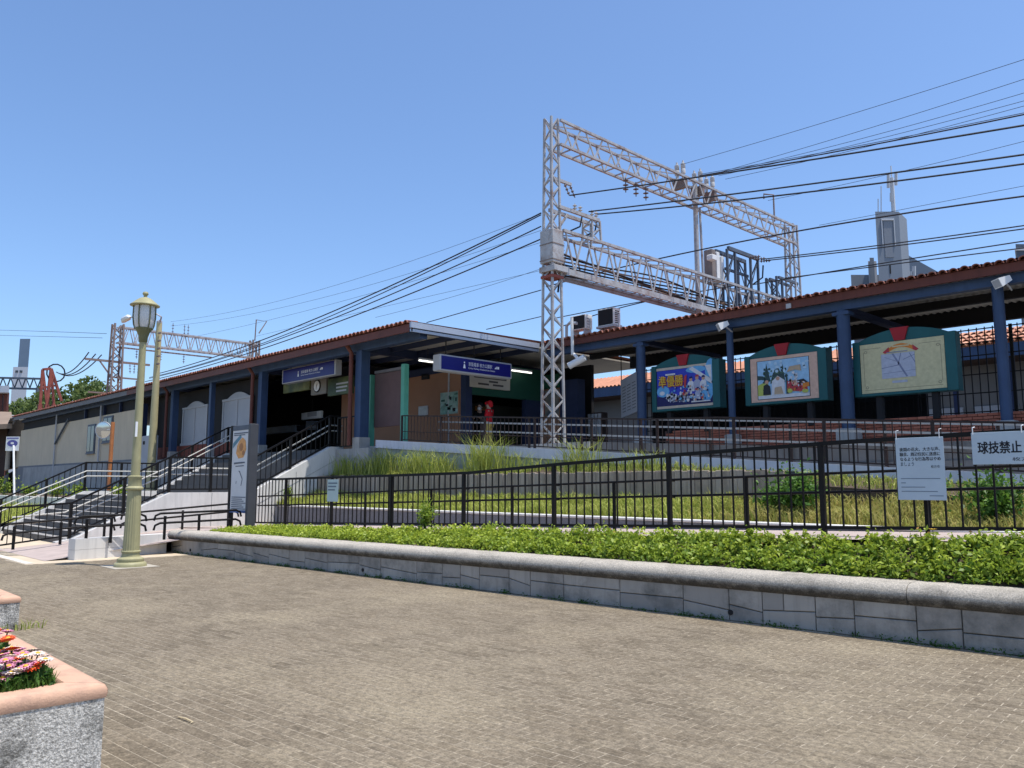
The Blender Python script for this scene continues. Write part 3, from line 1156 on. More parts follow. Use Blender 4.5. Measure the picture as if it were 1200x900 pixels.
x0, z0, z1 = P(1138, 510, Y=10.43).x, P(1170, 544, Y=10.43).z, P(1170, 506, Y=10.43).z
x1 = x0 + 1.02
n2 = thing('notice_sign', ((x0 + x1) / 2, 10.43, z0), 'wide pale blue no ball games notice with large black characters on the fence', 'notice')
MB().bbox(x0, 10.425, z0, x1, 10.433, z1, .002).build('board', m_notice, n2)
W, H = x1 - x0, z1 - z0
tx0 = P(1145, 525, Y=10.42).x
tx1 = P(1196, 525, Y=10.42).x
for k_, (dx_, dz_) in enumerate(((0, 0), (.006, 0), (0, .005), (.006, .005))):
    text_mesh('球技禁止', H * .40, (tx0 + dx_, 10.4235 - .0004 * k_, z0 + H * .36 + dz_), U, Vz, m_ink, n2, width=tx1 - tx0)
tx0 = P(1186, 540, Y=10.42).x
text_mesh('枚方市', H * .13, (tx0, 10.4225, z0 + H * .10), U, Vz, m_ink, n2, width=.26)
for xx in (x0 + .02, P(1197, 505, Y=10.42).x):
    MB().tube([(xx, 10.42, z1 - .02), (xx, 10.42, z1 + .06), (xx, 10.5, z1 + .07)], .006, 6).build('cable_tie', m_tie, n2)

x0, x1, z0, z1 = rect_on_Y(384, 396, 562, 588, 10.43)
n3 = thing('notice_sign', (x0, 10.43, z0), 'small pale green notice sheet on the fence by the stair wall', 'notice')
MB().bbox(x0, 10.425, z0, x1, 10.433, z1, .002).build('board', mat('notice_green', (0.45, 0.55, 0.55), 0.5, 0.04), n3)
for i in range(3):
    zz = z1 - (z1 - z0) * (.2 + .15 * i)
    MB().box(x0 + .04, 10.422, zz, x1 - .04 - .05 * i, 10.4245, zz + .035).build('text_line', m_inkgrey, n3)

# ------------------------------------------------------------------ upper ramp, its walls and railing
ZP = 2.75


def xz_prism(mb, prof, y0, y1):
    return mb.prism([(x, y0, z) for x, z in prof], (0, y1 - y0, 0))


rx = [-21.4, 5.0]
b = MB()
xz_prism(b, [(-23.3, .9), (-23.3, ZP), (-21.45, ZP), (5, curbz(5) - .25), (5, .9)], 14.62, 14.8)
single('ramp_retaining_wall', b, m_retain, (-12, 14.7, 1), 'grey green concrete retaining wall carrying the upper ramp', 'wall')
b = MB()
xz_prism(b, [(-21.4, 2.755), (-21.4, 3.0), (5, curbz(5)), (5, curbz(5) - .245)], 14.55, 14.78)
single('ramp_curb', b, m_curb, (-12, 14.66, 2), 'white painted sloping edge of the upper ramp', 'curb')
b = MB()
xz_prism(b, [(-21.4, ZP), (5, curbz(5) - .16), (5, .8), (-21.4, .8)], 14.8, 16.45)
structure('ramp', b, m_conc)
rr = thing('ramp_railing', (-12, 14.68, 2.3), 'dark brown picket railing on the edge of the upper ramp', 'railing')
rpts = [(x, 14.68, curbz(x), curbz(x) + .78) for x in (-20.2, -11, -9.2, 3.5)]
rpts[2] = (-9.2, 14.68, curbz(-9.2), curbz(-9.2) + .84)
railing(rr, rpts, m_brownmetal, 1.9, .158, .05, .015, .05, (.045, .035))
MB().tube([(-20.2, 14.68, curbz(-20.2) + .3), (3.5, 14.68, curbz(3.5) + .3)], .012, 6).build('middle_rail', m_brownmetal, rr)
ir = thing('ramp_inner_railing', (-12, 16.42, 2.3), 'three pale horizontal rails along the inner side of the upper ramp', 'railing')
for h, t in ((1.0, .035), (.82, .045), (.56, .045)):
    b = MB()
    b.bar((-20.6, 16.42, curbz(-20.6) - .14 + h), (4, 16.42, curbz(4) - .14 + h), .03, t)
    b.build('rail', m_steelpipe, ir)
pmi = unit_box('post', .05, .05, m_brownmetal)
for k in range(13):
    x = -20.5 + k * 2
    put('post', pmi, ir, (x, 16.47, curbz(x) - .16), scale=(1, 1, 1.05))
# ground between ramp and platforms
b = MB()
b.box(-14.2, 16.5, .5, 6, 19.75, 2.05)
structure('yard_ground', b, m_grey)
b = MB()
xz_prism(b, [(-14.2, .6), (-14.2, 2.74), (-9, 2.45), (6, 2.3), (6, .6)], 16.55, 16.7)
single('yard_wall', b, m_grey, (-6, 16.6, 1), 'dark grey concrete wall behind the upper ramp', 'wall')
# platform slabs and track bed
b = MB()
b.box(-63, 14.3, .5, -21.42, 24, ZP)
b.box(-21.42, 16.5, .5, -14.25, 24, ZP - .001)
structure('concourse_floor', b, m_conc)
b = MB()
b.box(-14.2, 20.05, 1.0, 8, 24, ZP)
structure('platform_floor', b, m_conc)
b = MB()
b.box(-160, 24.05, .2, 60, 33, 1.7)
structure('track_bed', b, m_grey)

# ------------------------------------------------------------------ stairs
XN, XFAR = -23.6, -31.0
sta = thing('staircase', (-27, 6.6, 0), 'wide grey concrete stairs with a landing climbing to the station', 'stairs')
flights = [(6.6, 0.0, 8, 1.27 / 8, .30), (11.5, 1.27, 9, (ZP - 1.27) / 9, .30)]
m_step = mat('step_concrete', (0.30, 0.285, 0.265), 0.9, 0.15, 2.0, 0.2, 60)
m_riser = mat('shaded_riser', (0.10, 0.095, 0.09), 0.85, 0.1)  # shade of the sunless riser faces put into a darker colour
for y0, z0, n, rz, tr in flights:
    for k in range(n):
        b = MB().box(XFAR, y0 + k * tr, max(z0 + k * rz - .05, 0), XN, y0 + n * tr + .02, z0 + (k + 1) * rz)
        if k == n - 1:
            b = MB().box(XFAR, y0 + k * tr, z0 + k * rz - .05, XN, y0 + (k + 1) * tr, z0 + (k + 1) * rz)
        else:
            b = MB().box(XFAR, y0 + k * tr, z0 + k * rz - .05, XN, y0 + (k + 1) * tr + .02, z0 + (k + 1) * rz)
        stp = b.build('step', m_step, sta)
        MB().box(XFAR, y0 + k * tr - .004, z0 + k * rz + .003, XN, y0 + k * tr + .035, z0 + (k + 1) * rz + .003).build('riser', m_riser, stp)
MB().box(XFAR, 9.0, .3, XN, 11.52, 1.27 - .002).build('landing', m_step, sta)
MB().box(XFAR, 7.4, -.02, XN, 9.02, .3).build('base', m_mortar, sta)
for x0, x1 in ((XN, XN + .26), (XFAR - .26, XFAR)):
    b = MB()
    prof = [(6.15, 0), (6.15, .14), (6.6, .22), (9.0, 1.38), (11.45, 1.38), (14.15, 2.84), (14.6, 2.84), (14.6, 0)]
    b.prism([(x0, y, z) for y, z in prof], (x1 - x0, 0, 0))
    b.build('side_wall', m_white_conc, sta)
# thin joint lines of the near side wall
for p, q in (((10.2, 0), (10.2, 1.36)), ((12.9, .9), (12.9, 2.0)), ((11.6, 1.0), (14.5, 2.5))):
    MB().bar((XN + .262, p[0], p[1]), (XN + .262, q[0], q[1]), .004, .014, up=(1, 0, 0)).build('joint', m_mortar, sta)

for nm, xx, lb in (('near', XN + .12, 'black picket railing of the stairs on the planter side'), ('far', XFAR - .12, 'black picket railing of the stairs on the building side')):
    t = thing('stair_railing', (xx, 6.6, 0), lb, 'railing')
    pts_ = [(xx, 4.75, 0, 1.02), (xx, 6.5, .2, 1.12), (xx, 9.0, 1.38, 2.38), (xx, 11.45, 1.38, 2.38), (xx, 14.15, 2.84, 3.86), (xx, 14.5, 2.84, 3.86)]
    S_, _ = along(pts_)
    railing(t, pts_, m_black, [S_[0], S_[1], S_[1] + 1.3, S_[2], S_[2] + 1.2, S_[3], S_[3] + 1.3, S_[4], S_[5]], .17, .075, .02, .09, (.055, .05))
    inn = -.14 if nm == 'near' else .14
    for h in (.78, .60):
        b = MB()
        b.tube([(xx + inn, y, z + h) for y, z in ((5.2, .0), (6.4, .1), (9.0, 1.3), (11.5, 1.3), (14.2, 2.78), (14.7, 2.78))], .021, 8)
        b.build('handrail', m_whitepipe, t, smooth=40)
t = thing('landing_barrier', (-22.6, 14.45, ZP), 'short black barrier beside the top of the stairs', 'railing')
railing(t, [(-23.45, 14.45, ZP, ZP + 1.05), (-22.3, 14.45, ZP, ZP + 1.05)], m_black, 1.15, .16, .05, .018, .1, (.045, .045))


# low pipe rails of the ramp beside the stairs
def pipe_rail(x, ya, yb, za, zb_, label):
    t = thing('pipe_rail', (x, ya, za), label, 'railing')
    for h in (.52, .30):
        pts = [(x, ya, za + h - .16), (x, ya + .03, za + h - .05), (x, ya + .14, za + h), (x, (ya + yb) / 2, (za + zb_) / 2 + h), (x, yb - .14, zb_ + h), (x, yb - .03, zb_ + h - .05), (x, yb, zb_ + h - .16)]
        MB().tube(pts, .026, 8).build('rail', m_black, t, smooth=50)
    n = max(2, int((yb - ya) / 1.3))
    for k in range(n + 1):
        f = k / n
        y = ya + .25 + (yb - ya - .5) * f
        z = za + (zb_ - za) * f
        MB().tube([(x, y, z - .08), (x, y, z + .46)], .034, 8).build('post', m_black, t)


pipe_rail(-19.2, 5.4, 6.9, .40, .42, 'black double pipe rail on the white block wall nearest its street end')
pipe_rail(-19.3, 7.1, 9.2, .42, .46, 'black double pipe rail between the planter end and the stairs')
pipe_rail(-22.2, 4.7, 7.2, .16, .30, 'black double pipe rail beside the foot of the stairs')
pipe_rail(-22.4, 7.4, 10.6, .34, .55, 'black double pipe rail along the stair side wall')

# raised bed on the far side of the stairs
rb = thing('raised_bed', (-45, 8.3, 0), 'raised bed with a white edge wall beside the stairs', 'raised bed')
MB().box(-66, 8.9, -.05, -31.45, 9.15, 1.12).build('wall', m_white_conc, rb)
MB().box(-66, 9.15, -.05, -31.45, 14.2, 1.05).build('soil', m_soil, rb)
b = MB()
b.add([(-66, 5.6, .12), (-31.5, 5.6, .12), (-31.5, 8.9, .72), (-66, 8.9, .72)], [(0, 1, 2, 3)])
b.build('slope', mat('lawn_soil', (0.2, 0.19, 0.06)), rb)
MB().box(-66, 5.4, -.05, -31.5, 5.6, .17).build('kerb', m_white_conc, rb)
n = 9000
gx = rng.uniform(-60, -31.6, n)
gy = rng.uniform(5.65, 8.85, n)
bs = np.stack([gx, gy, .12 + (gy - 5.6) * .18], axis=1)
tag(soup('slope_grass', blades(bs, rng.uniform(.1, .3, n), .014, .5), m_grass, None, rng.uniform(.2, 1, 2 * n)), 'grass on the slope below the white bed wall', 'grass', kind='stuff')
for (px, h, r) in ((35, .5, .5), (66, .6, .6), (95, .55, .6), (5, .8, .9), (140, .5, .5)):
    X_ = XY(px, 10)
    sprig((X_, 10, 1.05), h, r, 330, m_leaf, 'leafy weed with pale flowers in the raised bed by the stairs', 'plant', 'leafy_plant', .12, 'weeds in the raised bed')


# ------------------------------------------------------------------ station building (left, with the entrance)
YE, YL, XE = 13.9, 14.5, -18.75
sb = thing('station_building', (-40, YL, ZP), 'long low station building with brown eaves, blue columns and tiled roof', 'station')
XW = XY(157, YL)                 # where the beige wall starts
XC = XY(22, YL)                  # its far corner
# eaves fascia, brown then grey
MB().box(XW, YE, 6.03, XE, YE + .05, 6.26).build('fascia', m_fascia, sb)
MB().box(XC - .5, YE, 6.03, XW - .01, YE + .05, 6.26).build('grey_fascia', m_greyfascia, sb)
# silver end fascia in two bands
MB().box(XE - .05, YE - .02, 6.13, XE + .03, 19.2, 6.30).build('end_fascia', m_silver, sb)
MB().box(XE - .05, YE - .01, 6.02, XE, 19.2, 6.10).build('end_fascia_band', m_silver, sb)
MB().box(XE - .09, YE, 6.0, XE - .05, 19.2, 6.28).build('end_backing', m_dkblue, sb)
# tile roof slab (wavy) and eaves tiles
PITCH_T = .225


def wavy(x0, x1, y0, y1, z0, z1, m, name, parent, pitch=PITCH_T, amp=.035, per=6):
    n = int((x1 - x0) / pitch * per)
    xs = np.linspace(x0, x1, n + 1)
    zz = amp * np.cos(2 * math.pi * (xs - x0) / pitch)
    A = np.stack([xs, np.full(n + 1, y0), z0 + zz], axis=1)
    B = np.stack([xs, np.full(n + 1, y1), z1 + zz], axis=1)
    V_ = np.stack([A[:-1], A[1:], B[1:], B[:-1]], axis=1)
    return soup(name, V_, m, parent)


wavy(XC - .5, XE - .1, YE - .04, 19.6, 6.32, 6.39, m_tile, 'tile_field', sb)
wavy(XC - .5, XE - .1, 19.6, 26.0, 6.39, 6.30, m_tile, 'tile_field', sb)
tb = MB()
nn = 8
outer = [(.095 * math.cos(math.pi * k / nn), .085 * math.sin(math.pi * k / nn)) for k in range(nn + 1)]
inn_ = [(.075 * math.cos(math.pi * k / nn), .066 * math.sin(math.pi * k / nn)) for k in range(nn + 1)]
vs = [(x, 0, z) for x, z in outer] + [(x, 0, z) for x, z in inn_] + [(x * .94, .42, z * .94 + .03) for x, z in outer] + [(x * .94, .42, z * .94 + .03) for x, z in inn_]
fs = []
q = nn + 1
for k in range(nn):
    fs += [(k, k + 1, 2 * q + k + 1, 2 * q + k), (q + k + 1, q + k, 3 * q + k, 3 * q + k + 1), (k + 1, k, q + k, q + k + 1)]
tb.add(vs, fs)
tile_mesh = tb.mesh(m_tile, name='roof_tile', smooth=50)
rt = random.Random(2)
x = XE - .2
cnt = 0
far_tiles = MB()
while x > XC - .3:
    if cnt < 185:
        put('roof_tile', tile_mesh, sb, (x, YE - .09 + rt.uniform(-.012, .012), 6.285 + rt.uniform(-.006, .006)))
    else:
        far_tiles.add([(v[0] + x, v[1] + YE - .09, v[2] + 6.285) for v in vs], fs)
    cnt += 1
    x -= PITCH_T
tag(far_tiles.build('far_tiles', m_tile, sb), kind='stuff')
# ceiling, beams
MB().box(XC - .4, YE + .06, 6.17, XE - .12, 25.6, 6.22).build('ceiling', m_ceil, sb)
MB().box(XC, YL - .12, 5.90, XE - .2, YL + .14, 6.165).build('eaves_beam', m_blue, sb)
for xx in [XY(p, YL) for p in (419, 301, 200)] :
    MB().box(xx - .12, YL + .15, 5.9, xx + .12, 25, 6.16).build('cross_beam', m_dkblue, sb)
for yy in (15.6, 16.7, 17.8, 19.0):
    MB().box(-26, yy, 6.0, XE - .15, yy + .08, 6.165).build('purlin', m_dkblue, sb)
# columns with brown downpipes
for px, w in ((422, .34), (304, .28), (244, .20), (200, .28)):
    xx = XY(px, YL)
    c_ = MB().bbox(xx - w / 2, YL - w / 2, ZP, xx + w / 2, YL + w / 2, 5.92, .015).build('column', m_blue, sb)
    MB().box(xx - w / 2 - .03, YL - w / 2 - .03, ZP, xx + w / 2 + .03, YL + w / 2 + .03, ZP + .35).build('column_base', m_conc, c_)
for px in (410.5, 293.5, 192.5):
    xx = XY(px, YL - .2)
    MB().tube([(xx, YE + .12, 6.1), (xx, YL - .28, 5.85), (xx, YL - .28, ZP + .1)], .07, 8).build('downpipe', m_fascia, sb)
# shuttered openings
for (p0, p1, ptop, pbot) in ((211, 239, 471, 508), (258, 292, 460, 502)):
    yy = YL + .55
    xa, xb = XY(p0, yy), XY(p1, yy)
    zt_ = P((p0 + p1) / 2, ptop, Y=yy).z
    zb_ = ZP + .75
    sp_ = (zt_ - zb_) * .86 + zb_
    sh_ = MB().box(xa, yy, zb_, xb, yy + .05, sp_).build('shutter', m_shutter, sb)
    arc = [(xa + (xb - xa) * (.08 + .84 * k / 10), yy, sp_ + (zt_ - sp_) * math.sin(math.pi * k / 10)) for k in range(11)]
    MB().prism(arc, (0, .05, 0)).build('arch_panel', m_shutter, sh_)
    for f in (0.0, .5, 1.0):
        xx = xa + (xb - xa) * f
        MB().box(xx - .05, yy - .03, zb_, xx + .05, yy + .0, sp_).build('shutter_frame', m_signframe, sh_)
    MB().box(xa - .08, yy - .04, sp_ - .05, xb + .08, yy, sp_ + .04).build('shutter_rail', m_signframe, sh_)
    MB().box(xa - .1, yy - .06, zb_ - .12, xb + .1, yy, zb_).build('sill', m_signframe, sh_)
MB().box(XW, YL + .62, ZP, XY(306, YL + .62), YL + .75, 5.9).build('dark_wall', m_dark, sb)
MB().box(XW, YL + .35, ZP, XY(300, YL + .4), YL + .6, ZP + .62).build('brick_base', mat('brick_plain', (0.20, 0.06, 0.04), 0.85, 0.2, 12), sb)
# beige end section
MB().box(XC, YL - .1, 2.86, XW, YL + .15, 5.35).build('wall', m_beigewall, sb)
MB().box(XC, YL - .12, .9, XW, YL + .15, 2.86).build('lower_wall', m_greywall, sb)
MB().box(XC, YL + .05, 5.35, XW, YL + .12, 5.92).build('clerestory', m_dark, sb)
for px in (96, 118, 137):
    xx = XY(px, YL)
    MB().box(xx - .06, YL - .1, 5.35, xx + .06, YL + .03, 5.92).build('mullion', m_dkblue, sb)
for (p0, p1, z0, z1) in ((102, 111, 3.35, 4.95), (120, 131, 3.85, 5.25)):
    xa, xb = XY(p0, YL), XY(p1, YL)
    w_ = MB().box(xa, YL - .16, z0, xb, YL - .1, z1).build('window', m_frame_dk, sb)
    MB().box(xa + .12, YL - .175, z0 + .1, (xa + xb) / 2 - .05, YL - .16, z1 - .1).build('pane', m_glass, w_)
    MB().box((xa + xb) / 2 + .05, YL - .175, z0 + .1, xb - .12, YL - .16, z1 - .1).build('pane', m_glass, w_)
    MB().box(xa - .05, YL - .2, z0 - .06, xb + .05, YL - .1, z0).build('sill', m_greywall, w_)
# downpipes on the beige wall
for px, zt_ in ((113, 5.9), (61, 5.9)):
    xx = XY(px, YL - .2)
    MB().tube([(xx, YL - .2, zt_), (xx, YL - .2, 1.0)], .05, 8).build('downpipe', m_signframe, sb)
xx = XY(61, YL - .2)
MB().tube([(XY(75, YL - .2), YL - .2, 5.5), (xx, YL - .2, 4.1)], .06, 8).build('downpipe', m_frame_dk, sb)
# far end, turned away from the street
e0 = Vector((XC, YL, 0))
e1 = P(4, 540, Y=YL + 3.2)
e1 = Vector((e1.x, e1.y, 0))
for z0, z1, m_, nm in ((.9, 2.86, m_greywall, 'end_lower_wall'), (2.86, 5.1, m_beigewall, 'end_wall')):
    b = MB()
    nrm = Vector((0, .2, 0))
    b.hexa([e0 + Vector((0, 0, z0)), e1 + Vector((0, 0, z0)), e1 + nrm + Vector((0, 0, z0)), e0 + nrm + Vector((0, 0, z0)),
            e0 + Vector((0, 0, z1)), e1 + Vector((0, 0, z1 - .6)), e1 + nrm + Vector((0, 0, z1 - .6)), e0 + nrm + Vector((0, 0, z1))])
    b.build(nm, m_, sb)
b = MB()
b.bar(e0 + Vector((0, -.5, 6.1)), e1 + Vector((0, -.5, 4.6)), .1, .25)
b.bar(e0 + Vector((0, -.2, 6.2)), e1 + Vector((0, -.2, 4.7)), 1.2, .06)
b.build('end_roof', m_greyfascia, sb)
MB().box(XY(166, YL + .1), YL - .1, ZP, XY(160, YL + .1), YL + .2, 5.6).build('end_post', m_dkblue, sb)
# concourse back wall and dark soffit inside
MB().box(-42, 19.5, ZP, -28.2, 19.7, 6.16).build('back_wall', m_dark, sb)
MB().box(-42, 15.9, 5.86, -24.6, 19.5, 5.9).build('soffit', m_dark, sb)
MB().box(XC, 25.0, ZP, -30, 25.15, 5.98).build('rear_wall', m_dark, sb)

# ticket hall block with tan wall, seen under the canopy
OX, OY = -20.5, 17.5
hall = thing('ticket_hall', (OX - 3, OY + 2, ZP), 'tan walled ticket hall with a dark green entrance under the canopy', 'ticket hall')
MB().box(-28.2, OY, ZP, OX - .25, OY + .2, 5.7).build('wall', m_tan, hall)
MB().box(OX - .25, OY - .02, ZP, OX + .02, OY + .25, 5.75).build('corner_column', m_dkblue, hall)
MB().box(OX - .2, OY + .25, 4.62, OX - .02, 21.2, 5.75).build('entrance_header', m_green, hall)
MB().box(OX - 2.2, OY + .3, ZP, OX - 2.1, 22.5, 4.6).build('inner_wall', mat('hall_inner', (0.05, 0.055, 0.05), 0.7, 0.2, 1), hall)
MB().box(OX - .2, 20.3, ZP, OX, 21.2, 4.62).build('corner_column', m_dkblue, hall)
MB().box(OX - 2.09, 19.7, ZP + .1, OX - 2.04, 20.3, 4.5).build('wood_door', mat('wood_door', (0.30, 0.13, 0.04), 0.6, 0.1), hall)
MB().box(-30, 22.5, ZP, OX + 1.2, 22.65, 5.98).build('rear_wall', m_dark, hall)
MB().box(-28.2, OY - .04, 5.45, OX - .2, OY, 5.7).build('dark_band', m_dkblue, hall)
MB().box(OX - .9, OY - .05, ZP + .1, OX - .86, OY, 5.6).build('conduit', m_signframe, hall)


# poster in a pale frame and small notices on the tan wall
def framed_poster(p0, p1, pt, pb, Y, frame, bgm, label, cat='poster', name='framed_poster'):
    xa, xb = XY(p0, Y), XY(p1, Y)
    pm = (p0 + p1) / 2
    zt, zb = P(pm, pt, Y=Y).z, P(pm, pb, Y=Y).z
    t = thing(name, ((xa + xb) / 2, Y, zb), label, cat)
    MB().bbox(xa, Y - .04, zb, xb, Y, zt, .008).build('frame', frame, t)
    MB().box(xa + .05, Y - .046, zb + .05, xb - .05, Y - .03, zt - .05).build('sheet', bgm, t)
    return t, xa, xb, zb, zt


fp, xa, xb, zb, zt = framed_poster(515, 538, 458, 487, OY, m_tan, mat('poster_green', (0.16, 0.30, 0.24), 0.5, 0.5, 6, col2=(0.35, 0.42, 0.36)), 'green patterned poster in a slim frame on the tan wall')
for i in range(14):
    cx, cz = random.uniform(xa + .1, xb - .15), random.uniform(zb + .1, zt - .15)
    MB().box(cx, OY - .05, cz, cx + random.uniform(.05, .22), OY - .045, cz + random.uniform(.02, .12)).build('printed_patch', random.choice((m_dark, m_green, mat('pale_teal', (.35, .5, .48), .6, .1))), fp)
fp, xa, xb, zb, zt = framed_poster(490, 501, 476, 487, OY, m_signframe, mat('poster_pale', (0.45, 0.47, 0.45), 0.6, 0.15, 8), 'small pale notice low on the tan wall')
fp, xa, xb, zb, zt = framed_poster(493, 502, 438, 445, OY, m_dark, m_dark, 'small dark plate high on the tan wall')
MB().box(xa + .1, OY - .052, zb + .1, xb - .1, OY - .046, zt - .1).build('plate', m_dkbrown, fp)


# ------------------------------------------------------------------ hanging blue station signs
def sign_text(t, org, u, W, H, n):
    """white emblem and two lines of lettering on a blue sign; org lower left of the face, n towards the reader"""
    o_ = Vector(org) + n * .004
    tx = o_ + u * (W * .375)
    text_mesh('京阪電車 枚方公園駅', H * .26, tx + Vector((0, 0, H * .50)), u, Vz, m_letter, t, width=W * .33)
    text_mesh('Keihan Railway Hirakata-koen Station', H * .15, tx + Vector((0, 0, H * .30)), u, Vz, m_letter, t, width=W * .37)
    # emblem: small figure of a dot over three strokes
    e = o_ + u * (W * .32)
    b = MB()
    s2 = n * .002
    b.prism([e + u * (.028 * math.cos(k * .785)) + Vector((0, 0, H * .66 + .028 * math.sin(k * .785))) for k in range(8)], s2)
    b.prism([e + u * -.02 + Vector((0, 0, H * .56)), e + u * .02 + Vector((0, 0, H * .56)), e + u * .05 + Vector((0, 0, H * .30)), e + u * -.05 + Vector((0, 0, H * .30))], s2)
    b.build('emblem', m_letter, t)
    e = o_ + u * (W * .74)
    b = MB()
    b.prism([e + Vector((0, 0, H * .5)), e + u * .1 + Vector((0, 0, H * .68)), e + u * .1 + Vector((0, 0, H * .5))], s2)
    b.prism([e + u * .12 + Vector((0, 0, H * .5)), e + u * .2 + Vector((0, 0, H * .5)), e + u * .2 + Vector((0, 0, H * .66)), e + u * .12 + Vector((0, 0, H * .66))], s2)
    b.build('emblem', m_letter, t)


XS = -19.05
ya, yb = YX(514, XS), YX(600, XS)
zt = P(514, 414.0, X=XS).z
zb = P(514, 433.5, X=XS).z
sg = thing('station_sign', (XS, (ya + yb) / 2, zb), 'long dark blue hanging station sign under the silver canopy edge', 'station sign')
MB().bbox(XS - .35, ya, zb, XS - .01, yb, zt, .02).build('casing', m_signframe, sg)
MB().box(XS - .02, ya + .06, zb + .05, XS + .0, yb - .06, zt - .05).build('face', m_signblue, sg)
sign_text(sg, (XS + .001, ya, zb), Vector((0, 1, 0)), yb - ya, zt - zb, Vector((1, 0, 0)))
for f in (.12, .5, .88):
    MB().tube([(XS - .17, ya + (yb - ya) * f, zt), (XS - .17, ya + (yb - ya) * f, 6.0)], .02, 6).build('hanger', m_dark, sg)
# white panel sign over the entrance
XH = OX
ya, yb = YX(549, XH), YX(596, XH)
zt, zb = P(572, 439, X=XH).z, P(572, 455.5, X=XH).z
es = thing('entrance_sign', (XH, (ya + yb) / 2, zb), 'cream lettered panel above the dark green hall entrance', 'sign')
MB().bbox(XH - .02, ya, zb, XH + .08, yb, zt, .01).build('panel', mat('cream_panel', (0.50, 0.47, 0.40), 0.6, 0.05), es)
for i, (f0, f1, g0) in enumerate(((.08, .9, .66), (.45, .68, .42), (.18, .45, .2), (.55, .82, .2))):
    MB().box(XH + .082, ya + (yb - ya) * f0, zb + (zt - zb) * g0, XH + .085, ya + (yb - ya) * f1, zb + (zt - zb) * (g0 + .13)).build('text_line', mat('panel_ink', (.09, .085, .08), .7, .3, 20), es)
# sign facing the stairs
YS = 14.85
xa, xb = XY(327.5, YS), XY(388, YS)
zt, zb = P(357, 429.5, Y=YS).z, P(357, 444.5, Y=YS).z
sg = thing('station_sign', ((xa + xb) / 2, YS, zb), 'dark blue station sign hung above the stairs between two columns', 'station sign')
MB().bbox(xa - .08, YS, zb - .03, xb + .08, YS + .25, zt + .03, .01).build('casing', m_signframe, sg)
MB().box(xa, YS - .012, zb, xb, YS, zt).build('face', m_signblue, sg)
sign_text(sg, (xa, YS - .013, zb), U, xb - xa, zt - zb, Vector((0, -1, 0)))
for xx in (xa + .3, xb - .3):
    MB().tube([(xx, YS + .15, zt + .05), (xx, YS + .15, 6.17)], .02, 6).build('hanger', m_dark, sg)
# panels with the clock below it
YC = 15.6
pn = thing('clock_panel', (XY(370, YC), YC, 4.4), 'row of information panels with a round clock above the stairs', 'clock panel')
for p0, p1, pt, pb, m_ in ((328, 359, 449, 462, mat('panel_yellowgreen', (.16, .17, .06), .5, .4, 3, col2=(.05, .09, .06))), (361, 379, 446, 464, mat('panel_beige', (.22, .20, .17), .6, .1)), (381, 409, 445, 465, mat('panel_dkgreen', (.035, .055, .03), .5, .5, 3, col2=(.10, .13, .05)))):
    MB().bbox(XY(p0, YC), YC, P(p0, pb, Y=YC).z, XY(p1, YC), YC + .12, P(p0, pt, Y=YC).z, .01).build('panel', m_, pn)
cx, cz = XY(368.5, YC), P(368.5, 453, Y=YC).z
fc = MB().tube([(cx, YC - .03, cz), (cx, YC, cz)], .24, 24).build('clock_rim', m_dark, pn)
MB().tube([(cx, YC - .036, cz), (cx, YC - .03, cz)], .2, 24).build('clock_face', m_white, fc)
b = MB()
b.bar((cx, YC - .04, cz), (cx - .02, YC - .04, cz - .15), .006, .02, up=(0, 1, 0))
b.bar((cx, YC - .04, cz), (cx + .06, YC - .04, cz + .08), .006, .025, up=(0, 1, 0))
b.build('clock_hand', m_ink, fc)
# lettering blocks on the dark panel
for k in range(3):
    z_ = P(395, 451 + 4.2 * k, Y=YC).z
    MB().box(XY(391, YC), YC - .006, z_, XY(405 - k, YC), YC - .002, z_ + .06).build('text_line', m_signframe, pn)
# ticket machines and counter at the back of the stair head
tm = thing('ticket_counter', (XY(335, 18.6), 18.6, ZP), 'pale blue and white ticket counter in the dark stair hall', 'counter')
MB().bbox(XY(302, 18.6), 18.6, 4.02, XY(343, 18.6), 18.9, 4.35, .02).build('fascia', mat('pale_blue', (.55, .64, .80), .5, .1), tm)  # colour lightened in place of the counter's own lights
MB().bbox(XY(345, 18.6), 18.62, 4.05, XY(355, 18.6), 18.9, 4.3, .02).build('screen', m_dkblue, tm)
MB().bbox(XY(356, 18.6), 18.6, 4.05, XY(364, 18.6), 18.9, 4.45, .02).build('panel', mat('pale_blue', (.55, .64, .80)), tm)
MB().bbox(XY(303, 18.6), 18.62, 2.76, XY(363, 18.6), 19.0, 4.0, .02).build('base', m_dark, tm)
bd = thing('route_board', (XY(362, 17.5), 17.5, 4.5), 'small white lit board hanging in the dark stair hall', 'board')
MB().bbox(XY(350.5, 17.5), 17.5, 4.36, XY(374, 17.5), 17.6, 4.66, .01).build('board', m_white, bd)
MB().box(XY(358, 17.5), 17.485, 4.46, XY(369, 17.5), 17.5, 4.64).build('map', m_signframe, bd)
MB().tube([(XY(362, 17.5), 17.55, 4.66), (XY(362, 17.5), 17.55, 5.2)], .02, 6).build('hanger', m_dark, bd)

